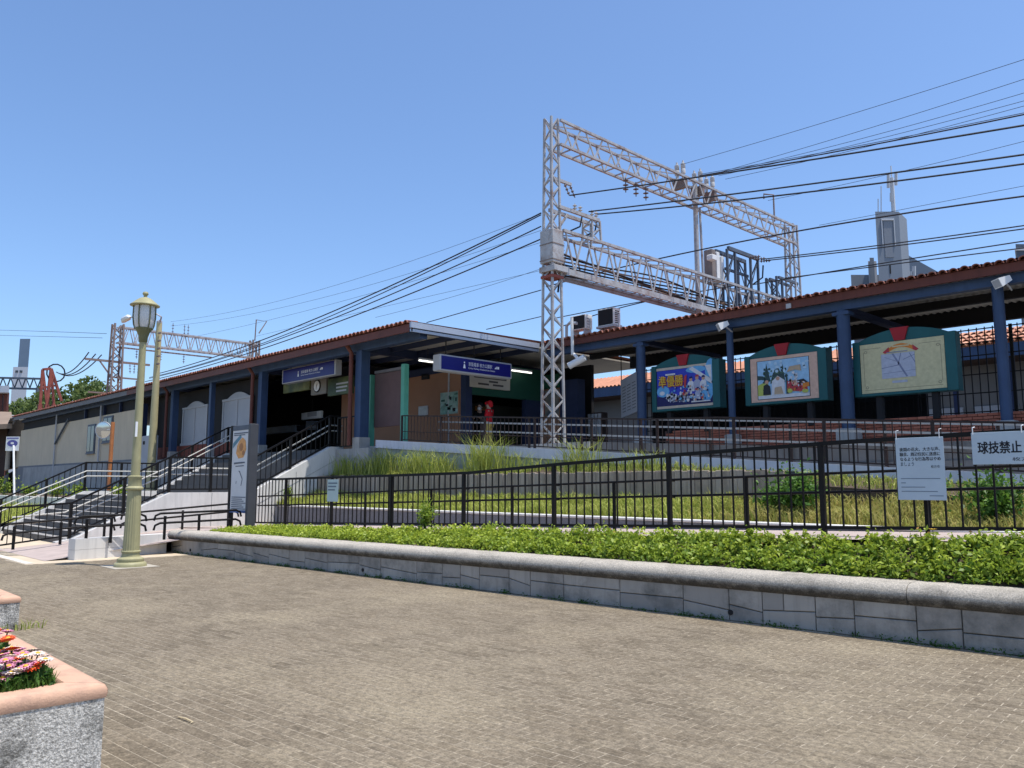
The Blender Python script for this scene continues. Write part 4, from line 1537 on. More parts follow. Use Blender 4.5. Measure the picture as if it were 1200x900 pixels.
# fluorescent tubes under the canopy
for (xa, yy, xb, yb2, z_, lb) in ((-20.6, 15.6, -20.6, 16.3, 5.55, 'lit fluorescent tube behind the start of the long blue sign'), (-20.2, 19.2, -20.2, 20.3, 5.55, 'lit fluorescent tube beyond the end of the long blue sign'), (-38.0, 17.0, -36.6, 17.0, 5.15, 'lit fluorescent tube in the dark hall behind the utility pole')):
    t = thing('tube_light', (xa, yy, z_), lb, 'lamp')
    MB().tube([(xa, yy, z_), (xb, yb2, z_)], .025, 8).build('tube', m_tube, t)
    MB().bar((xa, yy, z_ + .06), (xb, yb2, z_ + .06), .1, .05).build('housing', m_signframe, t)
    MB().tube([((xa + xb) / 2, (yy + yb2) / 2, z_ + .08), ((xa + xb) / 2, (yy + yb2) / 2, 5.98)], .012, 6).build('hanger', m_dark, t)

# brown board between green posts at the head of the ramp
YB = 15.05
gb = thing('notice_hoarding', (XY(455, YB), YB, ZP), 'large brown board held between two green posts at the ramp head', 'board')
for px, hz in ((472.5, 427), (433, 440)):
    xx = XY(px, YB)
    c_ = MB().bbox(xx - .09, YB - .09, ZP, xx + .09, YB + .09, P(px, hz, Y=YB).z, .012).build('post', m_greenpost, gb)
    MB().box(xx - .16, YB - .16, ZP - .0, xx + .16, YB + .16, ZP + .1).build('post_foot', m_white_conc, c_)
MB().bbox(XY(434, YB) + .1, YB + .02, P(450, 500, Y=YB).z, XY(471, YB) - .1, YB + .08, P(450, 437, Y=YB).z, .008).build('panel', mat('brown_panel', (.13, .08, .075), .7, .08), gb)
MB().bbox(XY(434, YB) + .1, YB + .0, P(450, 436.5, Y=YB).z, XY(471, YB) - .1, YB + .1, P(450, 433, Y=YB).z, .008).build('top_rail', m_greyfascia, gb)

# ------------------------------------------------------------------ platform canopy (right)
YRE, YRC = 19.2, 19.5
XL_, XR_ = -18.6, 4.0
pc = thing('platform_canopy', (-8, YRC, ZP), 'long platform canopy with tiled eaves on blue columns', 'canopy')
MB().box(XL_, YRE, 6.07, XR_, YRE + .05, 6.27).build('fascia', m_fascia, pc)
wavy(XL_, XR_, YRE - .05, 24.3, 6.31, 6.62, m_tile, 'tile_field', pc)
x = XR_ - .2
while x > XL_ + .1:
    put('roof_tile', tile_mesh, pc, (x, YRE - .10 + rt.uniform(-.015, .015), 6.27 + rt.uniform(-.006, .006)))
    x -= PITCH_T
wavy(XL_, XR_, YRE + .08, 24.2, 6.13, 6.36, m_ceil, 'ceiling_sheet', pc, .18, .022, 4)
MB().box(XL_, YRC - .1, 5.87, XR_, YRC + .12, 6.09).build('eaves_beam', m_blue, pc)
MB().box(XL_, 21.6, 6.0, XR_, 21.75, 6.2).build('middle_beam', m_dark, pc)
MB().box(XL_, 23.9, 5.92, XR_, 24.1, 6.5).build('rear_beam', m_dark, pc)
for px in (752, 998):
    xx = XY(px, YRC)
    MB().box(xx - .1, YRC + .12, 5.84, xx + .1, 24, 5.98).build('cross_beam', m_dkblue, pc)
for px, r in ((754, .14), (861, .095), (998, .16), (1186, .115)):
    xx = XY(px, YRC)
    c_ = MB().tube([(xx, YRC, 2.1), (xx, YRC, 5.86)], r, 14).build('column', m_blue, pc, smooth=50)
    MB().bbox(xx - r - .07, YRC - r - .07, 2.0, xx + r + .07, YRC + r + .07, 2.95, .02).build('column_base', m_conc, c_)
    if r > .12:
        MB().box(xx - r - .05, YRC - r - .0, 5.74, xx + r + .05, YRC + r, 5.82).build('column_head', m_blue, c_)
# joist plates on the fascia
MB().box(XY(930, YRE - .02), YRE - .03, 6.08, XY(936, YRE - .02), YRE, 6.2).build('fascia_plate', m_signframe, pc)

# brick parapet below the posters
bw = thing('brick_wall', (-8, 19.85, 2.1), 'low red brick parapet along the platform edge', 'brick wall')
MB().box(-14.2, 19.86, 2.05, 4, 20.03, 3.17).build('mortar', m_brickmortar, bw)
brick_mesh = MB().bbox(-.1, -.03, 0, .1, .03, .058, .004).mesh(m_brick, name='brick')
bl = []
for k in range(15):
    z = 3.17 - .071 * (k + 1)
    for i in range(-70, 20):
        x = i * .211 + (.105 if k % 2 else 0)
        if -14.1 < x < 3.9:
            q = proj((x, 19.85, z))
            bl.append((0 if (870 < q[0] < 1205 and q[1] < 515) else 1, k, -x, x, z))
bl.sort()
left = MB()
for i, (a, k, _, x, z) in enumerate(bl):
    if i < 300:
        put('brick', brick_mesh, bw, (x, 19.85 + random.uniform(-.003, .003), z + .006))
    else:
        left.box(x - .1, 19.82, z + .006, x + .1, 19.88, z + .064)
tag(left.build('brickwork', m_brick, bw), kind='stuff')

# ------------------------------------------------------------------ poster boards with green frames
YBD = 19.7


def poster_board(px0, px1, ptl, ptr, pbl, pbr, label):
    """green framed board with arched head and red keystone; returns thing and the inner rectangle"""
    xa, xb = XY(px0, YBD), XY(px1, YBD)
    zb = (P(px0, pbl, Y=YBD).z + P(px1, pbr, Y=YBD).z) / 2
    zt = (P(px0, ptl, Y=YBD).z + P(px1, ptr, Y=YBD).z) / 2
    W, H = xb - xa, zt - zb
    t = thing('poster_board', ((xa + xb) / 2, YBD, zb), label, 'poster board')
    rise = .17 * H
    out = [(xa, YBD, zb), (xb, YBD, zb), (xb, YBD, zt)]
    out += [(xb - W * (.06 + .88 * k / 12), YBD, zt + rise * math.sin(math.pi * k / 12) ** .8) for k in range(13)]
    out += [(xa, YBD, zt)]
    MB().prism(out, (0, .28, 0)).build('frame', m_teal, t)
    # raised stiles and rails
    for (x0, z0, x1, z1) in ((xa, zb, xa + W * .07, zt), (xb - W * .10, zb, xb, zt), (xa + W * .07, zb, xb - W * .10, zb + H * .05)):
        MB().bbox(x0, YBD - .04, z0, x1, YBD + .0, z1, .01).build('frame_rail', m_teal, t)
    cx = (xa + xb) / 2 - W * .02
    MB().prism([(cx - W * .09, YBD - .05, zt + rise * 1.06), (cx + W * .09, YBD - .05, zt + rise * 1.06), (cx + W * .05, YBD - .05, zt - H * .05), (cx - W * .05, YBD - .05, zt - H * .05)], (0, .1, 0)).build('keystone', m_red, t)
    MB().box(xa + W * .2, YBD + .05, 3.1, xa + W * .26, YBD + .2, zb).build('leg', m_dark, t)
    MB().box(xb - W * .26, YBD + .05, 3.1, xb - W * .2, YBD + .2, zb).build('leg', m_dark, t)
    return t, xa + W * .075, xb - W * .105, zb + H * .055, zt - H * .06


class Sheet:
    """flat print laid out in unit coordinates on a board; layer k lies k*1.2 mm above the sheet"""
    def __init__(s, t, xa, xb, zb, zt, m):
        s.t, s.xa, s.xb, s.zb, s.zt = t, xa, xb, zb, zt
        s.o = MB().box(xa, YBD - .02, zb, xb, YBD - .006, zt).build('poster', m, t)
        s.k = 1

    def pt(s, u, v):
        return (s.xa + (s.xb - s.xa) * u, YBD - .02 - .0012 * s.k, s.zb + (s.zt - s.zb) * v)

    def poly(s, uv, m, name='print'):
        MB().prism([s.pt(u, v) for u, v in uv], (0, .001, 0)).build(name, m, s.o)
        s.k += 1

    def rect(s, u0, v0, u1, v1, m, name='print'):
        s.poly([(u0, v0), (u1, v0), (u1, v1), (u0, v1)], m, name)

    def many(s, polys, m, name='print'):
        if len(polys) < 6:
            for p in polys:
                MB().prism([s.pt(u, v) for u, v in p], (0, .001, 0)).build(name, m, s.o)
        else:
            b = MB()
            for p in polys:
                b.prism([s.pt(u, v) for u, v in p], (0, .001, 0))
            tag(b.build(name, m, s.o), kind='stuff')
        s.k += 1


def disc(u, v, ru, rv, n=12, a0=0):
    return [(u + ru * math.cos(a0 + 6.283 * k / n), v + rv * math.sin(a0 + 6.283 * k / n)) for k in range(n)]


def ink(name, c):
    return mat(name, c, .5, .12, 9)


i_white, i_black = ink('ink_white', (.60, .60, .62)), ink('ink_black', (.02, .02, .025))
i_blue, i_cyan, i_navy = ink('ink_blue', (.03, .05, .42)), ink('ink_cyan', (.12, .36, .62)), ink('ink_navy', (.012, .015, .09))
i_or, i_ye, i_red2 = ink('ink_orange', (.62, .20, .03)), ink('ink_yellow', (.68, .45, .05)), ink('ink_red', (.42, .04, .05))
i_skin, i_cream, i_pink = ink('ink_skin', (.50, .28, .19)), ink('ink_cream', (.56, .50, .29)), ink('ink_pink', (.62, .40, .30))
i_dkgreen, i_map, i_mapline = ink('ink_tree', (.03, .06, .06)), ink('ink_map', (.42, .44, .52)), ink('ink_mapline', (.20, .22, .32))
i_skyp = ink('ink_sky', (.30, .50, .68))
i_pale = ink('ink_pale', (.5, .42, .33))

t, xa, xb, zb, zt = poster_board(767, 848, 431, 418, 484, 476, 'green framed poster board with a blue sports victory poster')
s = Sheet(t, xa, xb, zb, zt, i_pale)
s.rect(.0, .06, 1, .94, i_navy)
s.rect(.01, .3, .99, .93, i_blue)
s.many([disc(.12, .42, .12, .14), disc(.9, .4, .12, .3), disc(.72, .88, .18, .08), disc(.98, .8, .1, .3)], i_cyan)
s.many([[(.6, .9), (.66, .95), (.98, .62), (.99, .5)], [(.88, .95), (.99, .95), (.99, .55)], disc(.1, .38, .05, .05)], i_white)
rp = random.Random(9)
s.many([disc(rp.uniform(.2, .68), rp.uniform(.17, .36), rp.uniform(.02, .045), rp.uniform(.03, .07), 7, rp.random()) for _ in range(22)], i_white)
s.many([disc(rp.uniform(.2, .68), rp.uniform(.17, .36), rp.uniform(.012, .03), rp.uniform(.03, .06), 7, rp.random()) for _ in range(20)], ink('ink_grey', (.16, .17, .22)))
for (u, v, k) in ((.63, .60, 1), (.74, .62, 1.1), (.85, .60, 1.0), (.75, .36, .8)):
    s.poly([(u - .05 * k, v - .22 * k), (u + .06 * k, v - .24 * k), (u + .05 * k, v - .02), (u + .02, v + .02), (u - .03, v + .01), (u - .06 * k, v - .05)], ink('ink_uniform', (.34, .36, .48)) if k != 1 else i_white)
    s.poly(disc(u, v + .05 * k, .028 * k, .045 * k, 9), i_skin)
    s.poly([(u - .03 * k, v + .07 * k), (u + .035 * k, v + .075 * k), (u + .02 * k, v + .12 * k), (u - .02 * k, v + .115 * k)], i_red2 if k == 1.1 else i_navy)
for m_c, nn_ in ((i_cyan, 16), (i_white, 18), (i_skin, 10), (i_navy, 16), (i_red2, 7), (ink('ink_uniform', (.34, .36, .48)), 14)):
    s.many([disc(rp.choice((rp.uniform(.5, .97), rp.uniform(.15, .97))), rp.uniform(.14, .5), rp.uniform(.008, .026), rp.uniform(.015, .045), rp.choice((4, 5, 6)), rp.random() * 3) for _ in range(nn_)], m_c)
for k_, (i_, off) in enumerate(((i_red2, .012), (i_or, .006), (i_ye, 0))):
    text_mesh('準優勝', .36, s.pt(.04 + off * .5, .55 - off), U, Vz, i_, s.o, width=(xb - xa) * .45)
    text_mesh('準優勝', .36, s.pt(.044 + off * .9, .55 - off * 1.6), U, Vz, i_, s.o, width=(xb - xa) * .45) if k_ < 2 else None
    s.k += 1
s.poly([(.51, .48), (.55, .48), (.57, .78), (.52, .74)], i_red2)
s.rect(.18, .80, .36, .84, i_white, 'text_line')
s.rect(.64, .10, .97, .125, i_white, 'text_line')

t, xa, xb, zb, zt = poster_board(878, 976, 419, 405, 476, 468, 'green framed poster board with a park photograph on a pink mount')
s = Sheet(t, xa, xb, zb, zt, i_pink)
s.rect(.10, .05, .885, .93, i_black)
s.rect(.11, .065, .875, .92, i_skyp)
s.rect(.11, .065, .875, .14, i_white)
s.poly([(.11, .38), (.24, .46), (.27, .40), (.30, .14), (.11, .14)], ink('ink_lawn', (.42, .46, .10)))
s.many([[(.20, .45), (.25, .86), (.31, .45)], [(.30, .40), (.36, .68), (.43, .75), (.47, .60), (.50, .82), (.53, .40)], [(.11, .5), (.24, .5), (.20, .58), (.11, .6)]], i_dkgreen)
rq = random.Random(4)
for m_c, u0, u1, v0, v1, n_, sz in ((i_dkgreen, .19, .55, .42, .74, 26, .022), (ink('ink_leaf', (.06, .13, .08)), .2, .54, .42, .68, 24, .016), (ink('ink_haze', (.42, .58, .70)), .12, .86, .66, .9, 14, .03), (i_black, .13, .3, .16, .4, 8, .014), (i_white, .58, .72, .42, .62, 10, .022)):
    s.many([disc(rq.uniform(u0, u1), rq.uniform(v0, v1), sz * rq.uniform(.5, 1.2), sz * rq.uniform(.8, 1.8), rq.choice((5, 6, 7)), rq.random() * 3) for _ in range(n_)], m_c)
s.poly([(.32, .14), (.33, .45), (.42, .56), (.52, .45), (.52, .14)], i_white)
s.many([disc(.25, .44, .03, .045, 9), disc(.42, .50, .03, .045, 9)], i_skin)
s.many([[(.19, .15), (.20, .36), (.25, .40), (.30, .34), (.31, .15)]], i_black)
s.many([[(.36, .15), (.37, .30), (.47, .32), (.50, .15)]], ink('ink_tan', (.45, .33, .22)))
s.poly([(.54, .14), (.54, .5), (.56, .62), (.58, .14)], i_dkgreen)
s.poly([(.56, .62), (.60, .74), (.76, .76), (.77, .62), (.68, .66)], ink('ink_tan', (.45, .33, .22)))
s.poly([(.56, .20), (.56, .42), (.72, .36), (.84, .30), (.86, .16)], i_red2)
s.poly([(.62, .40), (.70, .42), (.71, .32), (.64, .30)], i_pink)
s.poly([(.70, .42), (.80, .44), (.86, .36), (.74, .32)], i_black)
for m_c, n_ in ((i_red2, 9), (i_skin, 7), (i_black, 9), (i_white, 9), (i_or, 6)):
    s.many([disc(rq.uniform(.57, .86), rq.uniform(.17, .42), rq.uniform(.008, .02), rq.uniform(.014, .035), rq.choice((4, 5, 6)), rq.random() * 3) for _ in range(n_)], m_c)
s.many([[(.78, .24), (.88, .27), (.88, .36), (.79, .34)]], i_or)
s.many([disc(.60, .20, .04, .05, 8), disc(.82, .17, .05, .04, 8)], ink('ink_lawn', (.42, .46, .10)))

t, xa, xb, zb, zt = poster_board(1008, 1132, 401, 386, 465, 457, 'green framed poster board with a cream area map poster and ribbon')
s = Sheet(t, xa, xb, zb, zt, i_cream)
fr = []
for (u0, v0, u1, v1) in ((.04, .06, .96, .068), (.04, .90, .26, .908), (.72, .90, .96, .908), (.04, .14, .045, .84), (.955, .14, .96, .84)):
    fr.append([(u0, v0), (u1, v0), (u1, v1), (u0, v1)])
for cu, cv in ((.07, .84), (.93, .84), (.07, .12), (.93, .12)):
    fr.append(disc(cu, cv, .022, .028, 8))
s.many(fr, ink('ink_border', (.22, .18, .12)))
s.many([disc(cu, cv, .014, .018, 8) for cu, cv in ((.07, .84), (.93, .84), (.07, .12), (.93, .12))], i_cream)
arc = [(.34 + .32 * k / 8, .86 + .09 * math.sin(math.pi * k / 8)) for k in range(9)]
s.poly(arc + [(u, v - .075) for u, v in arc[::-1]], i_or)
s.many([[(.28, .80), (.36, .90), (.36, .80), (.31, .77)], [(.64, .90), (.71, .80), (.68, .77), (.64, .80)]], i_red2)
s.rect(.40, .885, .60, .91, i_cream, 'text_line')
s.rect(.26, .27, .66, .76, i_map)
lines_ = []


def ln2(u0, v0, u1, v1, w):
    d = Vector((u1 - u0, v1 - v0)).normalized()
    n = Vector((-d.y, d.x)) * w
    lines_.append([(u0 + n.x, v0 + n.y), (u1 + n.x, v1 + n.y), (u1 - n.x, v1 - n.y), (u0 - n.x, v0 - n.y)])


ln2(.40, .76, .56, .28, .012)
ln2(.26, .48, .46, .52, .007)
ln2(.46, .52, .50, .76, .006)
ln2(.26, .37, .66, .40, .004)
ln2(.52, .62, .66, .70, .006)
ln2(.30, .70, .44, .60, .004)
ln2(.60, .74, .66, .55, .005)
s.many(lines_, i_mapline)
s.rect(.38, .17, .56, .215, i_map, 'text_line')
s.rect(.33, .78, .58, .795, i_mapline, 'text_line')

# lattice hoarding and mesh fence at the back of the platform
hb = thing('platform_hoarding', (-11, 23.8, ZP), 'dark hoarding along the back of the platform behind the poster boards', 'hoarding')
MB().box(-17.5, 23.75, ZP, -8.2, 23.85, 4.72).build('panel', m_dark, hb)
MB().box(-17.5, 23.70, 4.72, -8.2, 23.88, 4.80).build('top_rail', m_frame_dk, hb)
mf = thing('mesh_fence', (-8, 23.6, ZP), 'tall dark mesh fence between platform and tracks', 'fence')
b = MB()
x = -18
while x < 2:
    b.box(x - .012, 23.6, ZP, x + .012, 23.62, 5.75)
    x += .19
for z in (3.5, 4.0, 4.5, 5.0, 5.35, 5.7):
    b.box(-18, 23.585, z - .015, 2, 23.60, z + .015)
tag(b.build('mesh', m_dark, mf), kind='stuff')
for k in range(9):
    MB().box(-18 + k * 2.4 - .03, 23.62, ZP, -18 + k * 2.4 + .03, 23.68, 5.75).build('post', m_dark, mf)
# wide sign hung beside the first column
t = thing('fare_board', (XY(738, 19.0), 19.9, 3.4), 'pale grey lettered board hanging by the blue column', 'board')
a0, a1 = P(728, 490, Y=20.6), P(747, 482, Y=19.9)
zt0, zt1 = P(728, 446, Y=20.6).z, P(747, 435, Y=19.9).z
b = MB()
b.hexa([Vector((a0.x, a0.y, a0.z)), Vector((a1.x, a1.y, a1.z)), Vector((a1.x, a1.y + .08, a1.z)), Vector((a0.x, a0.y + .08, a0.z)),
        Vector((a0.x, a0.y, zt0)), Vector((a1.x, a1.y, zt1)), Vector((a1.x, a1.y + .08, zt1)), Vector((a0.x, a0.y + .08, zt0))])
b.build('panel', mat('grey_panel', (.30, .31, .33), .6, .06), t)
b = MB()
for k in range(9):
    f = .12 + .08 * k
    for c in range(3):
        g0, g1 = .1 + .3 * c, .32 + .3 * c
        p0_, p1_ = a0.lerp(a1, g0), a0.lerp(a1, g1)
        q0 = a0.z + (zt0 - a0.z) * f
        q1 = a1.z + (zt1 - a1.z) * f
        z0_, z1_ = q0 + (q1 - q0) * g0, q0 + (q1 - q0) * g1
        b.add([(p0_.x, p0_.y - .004, z0_), (p1_.x, p1_.y - .004, z1_), (p1_.x, p1_.y - .004, z1_ + .03), (p0_.x, p0_.y - .004, z0_ + .03)], [(0, 1, 2, 3)])
b.build('text_line', mat('board_ink', (.12, .12, .13), .7, .2, 20), t)
MB().tube([(a0.x, a0.y + .04, zt0), (a0.x, a0.y + .04, 6.0)], .015, 6).build('hanger', m_dark, t)
MB().tube([(a1.x - .05, a1.y + .04, zt1), (a1.x - .05, a1.y + .04, 6.0)], .015, 6).build('hanger', m_dark, t)
# glazed poster case beyond the gantry foot
fp, xa, xb, zb, zt = framed_poster(628, 658, 456, 489, 21.3, m_tan, mat('poster_dim', (.10, .13, .15), .5, .5, 5, col2=(.3, .25, .2)), 'red edged glazed poster case beyond the lattice mast', 'poster case', 'poster_case')
MB().box(xa, 21.2, ZP, xb, 21.42, zb).build('base', m_tan, fp)
MB().box(xa - .05, 21.15, zt, xb + .05, 21.45, zt + .5).build('head', m_green, fp)
MB().box(XY(659, 21.3), 21.2, ZP, XY(680, 21.3), 21.6, 5.3).build('side_panel', m_dkblue, fp)
MB().box(xa + .45, 21.24, zb + .1, xa + .5, 21.26, zt - .1).build('divider', m_red, fp)
# bench and boxes under the canopy
for px, w, m_, lb in ((698, .7, m_signframe, 'stack of pale leaflets rack under the canopy'), ):
    xx = XY(px, 22)
    t = thing('leaflet_rack', (xx, 22, ZP), lb, 'rack')
    MB().bbox(xx - .35, 22, ZP, xx + .35, 22.3, 4.15, .02).build('frame', m_dkbrown, t)
    for k in range(4):
        MB().box(xx - .3 + k * .16, 21.97, 3.3, xx - .18 + k * .16, 22, 4.1).build('leaflet', m_signframe, t)

# building on the far side of the tracks with orange tiles
ob = thing('opposite_station_building', (-10, 34, 1.7), 'opposite platform building with sunlit orange tile roof', 'building')
MB().box(-60, 34.6, 1.7, 12, 36, 6.2).build('wall', mat('opposite_wall', (.20, .19, .18), .9, .1, .5), ob)
MB().box(-60, 32.95, 6.22, 12, 33.05, 6.70).build('fascia', m_blue, ob)
MB().box(-60, 33.06, 6.2, 12, 36, 6.3).build('soffit', m_dkbrown, ob)
OT = .26
ot_mesh = MB()
for k in range(6):
    pass
tb2 = MB()
vs2 = [(x * 1.35, y * 1.3, z * 1.25 + (.10 if y else 0)) for x, y, z in vs]
tb2.add(vs2, fs)
ot = tb2.mesh(m_orangetile, name='roof_tile', smooth=50)
x = XY(1095, 33)
k = 0
while x < XY(1212, 33) and k < 150:
    for r in range(4):
        put('roof_tile', ot, ob, (x, 32.85 + r * .5, 6.76 + r * .2))
        k += 1
    x += .265
wavy(-60, 12, 32.9, 35.0, 6.74, 7.55, m_orangetile, 'tile_field', ob, .265, .04, 6)
wavy(-60, 12, 35.0, 37.0, 7.55, 6.8, m_orangetile, 'tile_field', ob, .265, .04, 6)
for k in range(12):
    xx = -14 + k * 1.9
    MB().box(xx, 34.5, 3.0, xx + 1.5, 34.6, 4.6).build('shutter', m_signframe, ob)
    MB().box(xx + 1.6, 33.2, 1.7, xx + 1.75, 33.35, 6.2).build('post', m_dkblue, ob)
for x0, x1, z0, z1 in ((-40, -28, 4.6, 5.3),):
    MB().box(x0, 33.1, z0, x1, 33.2, z1).build('valance', m_blue, ob)


# ------------------------------------------------------------------ floodlights and air conditioners
def floodlight(px, py, Y, label, lit=False):
    c = P(px, py, Y=Y)
    t = thing('floodlight', c, label, 'floodlight')
    d = Vector((-.55, -.55, -.35)).normalized()
    up = Vector((0, 0, 1))
    s_ = d.cross(up).normalized()
    u_ = s_.cross(d)
    b = MB()
    p0, p1 = c - d * .12, c + d * .16
    b.hexa([p0 - s_ * .09 - u_ * .06, p0 + s_ * .09 - u_ * .06, p1 + s_ * .14 - u_ * .1, p1 - s_ * .14 - u_ * .1,
            p0 - s_ * .09 + u_ * .06, p0 + s_ * .09 + u_ * .06, p1 + s_ * .14 + u_ * .1, p1 - s_ * .14 + u_ * .1])
    b.build('housing', m_white, t)
    b = MB()
    p2 = p1 + d * .004
    b.hexa([p1 - s_ * .12 - u_ * .08, p1 + s_ * .12 - u_ * .08, p2 + s_ * .12 - u_ * .08, p2 - s_ * .12 - u_ * .08,
            p1 - s_ * .12 + u_ * .08, p1 + s_ * .12 + u_ * .08, p2 + s_ * .12 + u_ * .08, p2 - s_ * .12 + u_ * .08])
    b.build('lens', m_signframe, t)
    MB().tube([c, c + Vector((.05, .25, -.12)), c + Vector((.05, YRC - c.y, -.15))], .02, 6).build('bracket', m_signframe, t)


floodlight(848, 381, 19.15, 'white floodlight clamped to the slim column between two poster boards')
floodlight(1176, 329, 19.15, 'white floodlight clamped to the slim column beside the map poster')
t = thing('floodlight', P(676, 424, Y=18.9), 'pale cylindrical spotlight on a bent pipe by the lattice mast', 'floodlight')
c = P(677, 423, Y=18.9)
MB().tube([c + Vector((-.28, -.1, -.14)), c + Vector((.22, .1, .1))], .11, 12).build('housing', m_white, t, smooth=40)
q0, q1 = P(671, 416, Y=19.0), P(670, 372, Y=19.0)
MB().tube([c + Vector((0, 0, .08)), q0 + Vector((.06, 0, .02)), q0, q1], .05, 8).build('pipe', m_white, t, smooth=40)
MB().tube([P(664, 400, Y=19.3), P(664, 382, Y=19.3), P(668, 378, Y=19.3), P(676, 379, Y=19.3)], .05, 8).build('pipe', m_signframe, t, smooth=40)

for (p0, p1, pt, pb, ex, lb, vents) in ((670, 688, 369, 386, 692, 'smaller rooftop air conditioner unit with a dark fan face', 0), (703, 722, 361, 381, 729, 'larger rooftop air conditioner unit with a louvred side', 1)):
    Y_ = 20.2
    xa, xb = XY(p0, Y_), XY(p1, Y_)
    z0, z1 = P((p0 + p1) / 2, pb, Y=Y_).z, P((p0 + p1) / 2, pt, Y=Y_).z
    t = thing('air_conditioner', ((xa + xb) / 2, Y_, z0), lb, 'air conditioner')
    dp = .36
    MB().bbox(xa, Y_, z0, xb, Y_ + dp, z1, .012).build('casing', m_white, t)
    MB().box(xa + .03, Y_ - .012, z0 + .03, xb - .03, Y_, z1 - .03).build('grille', m_dark, t)
    for k in range(7 if vents else 4):
        zz = z0 + (z1 - z0) * (.1 + .8 * k / (7 if vents else 4))
        MB().box(xb, Y_ + .08, zz, xb + .008, Y_ + dp - .06, zz + .03).build('louvre', m_dark if vents else m_signframe, t)
    for xx in (xa + .06, xb - .12):
        MB().box(xx, Y_ + .04, 6.4, xx + .06, Y_ + dp - .04, z0).build('foot', m_signframe, t)
    if vents:
        MB().box(xa - .03, Y_ - .05, z0 - .07, xb + .05, Y_ + dp + .02, z0).build('tray', m_signframe, t)
    MB().tube([(xb + .03, Y_ + .1, z0 + .35), (xb + .12, Y_ + .1, z0 + .33), (xb + .16, Y_ + .1, 6.45)], .03, 7).build('pipe', m_signframe, t)


# ------------------------------------------------------------------ catenary gantries
def lattice_mast(b, x, y, z0, z1, w0, w1, bays, leg=.07, lace=.045):
    def cr(f, sx, sy):
        w = (w0 + (w1 - w0) * f) / 2
        return Vector((x + sx * w, y + sy * w, z0 + (z1 - z0) * f))
    for sx, sy in ((-1, -1), (1, -1), (1, 1), (-1, 1)):
        b.bar(cr(0, sx, sy), cr(1, sx, sy), leg, leg, up=(0, 1, 0))
    fc = [((-1, -1), (1, -1)), ((1, -1), (1, 1)), ((1, 1), (-1, 1)), ((-1, 1), (-1, -1))]
    for k in range(bays):
        f0, f1 = k / bays, (k + 1) / bays
        for i, (a, c) in enumerate(fc):
            if (k + i) % 2:
                a, c = c, a
            b.bar(cr(f0, *a), cr(f1, *c), lace, .018, up=(a[0] + c[0], a[1] + c[1], 0))
    return b


def truss_beam(b, x, y0, y1, z0, z1, w, bays, ch=.085, di=.055):
    for sx in (-1, 1):
        for z in (z0, z1):
            b.bar((x + sx * w / 2, y0, z), (x + sx * w / 2, y1, z), ch, ch)
    for k in range(bays):
        ya, yb = y0 + (y1 - y0) * k / bays, y0 + (y1 - y0) * (k + 1) / bays
        ym = (ya + yb) / 2
        for sx in (-1, 1):
            xx = x + sx * w / 2
            o_ = 0 if sx < 0 else 0
            b.bar((xx, ya + .1, z1), (xx, ym, z0), di, .03, up=(1, 0, 0))
            b.bar((xx, ym, z0), (xx, yb - .1, z1), di, .03, up=(1, 0, 0))
        b.bar((x - w / 2, ya, z0), (x + w / 2, ya, z0), di, .03)
        b.bar((x - w / 2, ym, z0), (x + w / 2, ym, z0), di, .03)
        b.bar((x - w / 2, ya, z1), (x + w / 2, yb, z1), di * .7, .03)
    return b


def insulator(t, p, q, n=3, r=.075, m_=None, name='insulator'):
    p, q = Vector(p), Vector(q)
    b = MB()
    b.tube([p, q], .018, 6)
    for k in range(n):
        c = p.lerp(q, (k + .7) / (n + .4))
        d = (q - p).normalized() * .025
        b.tube([c - d, c, c + d], [.03, r, .035], 9)
    b.build(name, m_ or m_insul, t, smooth=50)


GX, GY0, GY1 = -16.0, 16.95, 31.8
ga = thing('catenary_gantry', (GX, GY0, 2.0), 'tall grey lattice gantry spanning the tracks with two truss beams', 'gantry')
lattice_mast(MB(), GX, GY0, 1.9, 12.55, .48, .28, 30, .06, .045).build('mast', m_galv, ga)
lattice_mast(MB(), GX, GY1, 1.7, 12.6, .60, .36, 22).build('mast', m_galv, ga)
truss_beam(MB(), GX, GY0 + .15, GY1 - .1, 11.72, 12.48, .48, 14, .075, .045).build('upper_beam', m_galv, ga)
truss_beam(MB(), GX, GY0 + .2, GY1 - .1, 7.88, 9.06, .55, 15, .085, .05).build('lower_beam', m_galv, ga)
for sx in (-1, 1):
    MB().box(GX + sx * .30 - .03, GY0 + .3, 7.74, GX + sx * .30 + .03, GY1 - .3, 7.83).build('cable_tray', m_galv, ga)
# plated cabinet on the mast
MB().bbox(GX - .26, GY0 - .24, 8.05, GX + .26, GY0 + .24, 9.05, .015).build('cabinet', m_galv, ga)
MB().bbox(GX - .28, GY0 - .26, 7.78, GX + .34, GY0 + .40, 7.95, .01).build('cabinet_base', m_galv, ga)
b = MB()
for k in range(9):
    for xx in (GX + .262,):
        b.box(xx, GY0 - .26, 7.9 + k * .11, xx + .008, GY0 - .24, 7.92 + k * .11)
        b.box(xx, GY0 + .24, 7.9 + k * .11, xx + .008, GY0 + .26, 7.92 + k * .11)
b.build('rivets', m_galvdk, ga)
MB().box(GX - .24, GY0 - .24, 7.6, GX + .24, GY0 + .24, 7.68).build('red_band', m_rust, ga)
for z in (8.6, 8.12):
    MB().box(GX - .27, GY0 - .25, z, GX + .27, GY0 + .25, z + .03).build('strap', m_galvdk, ga)
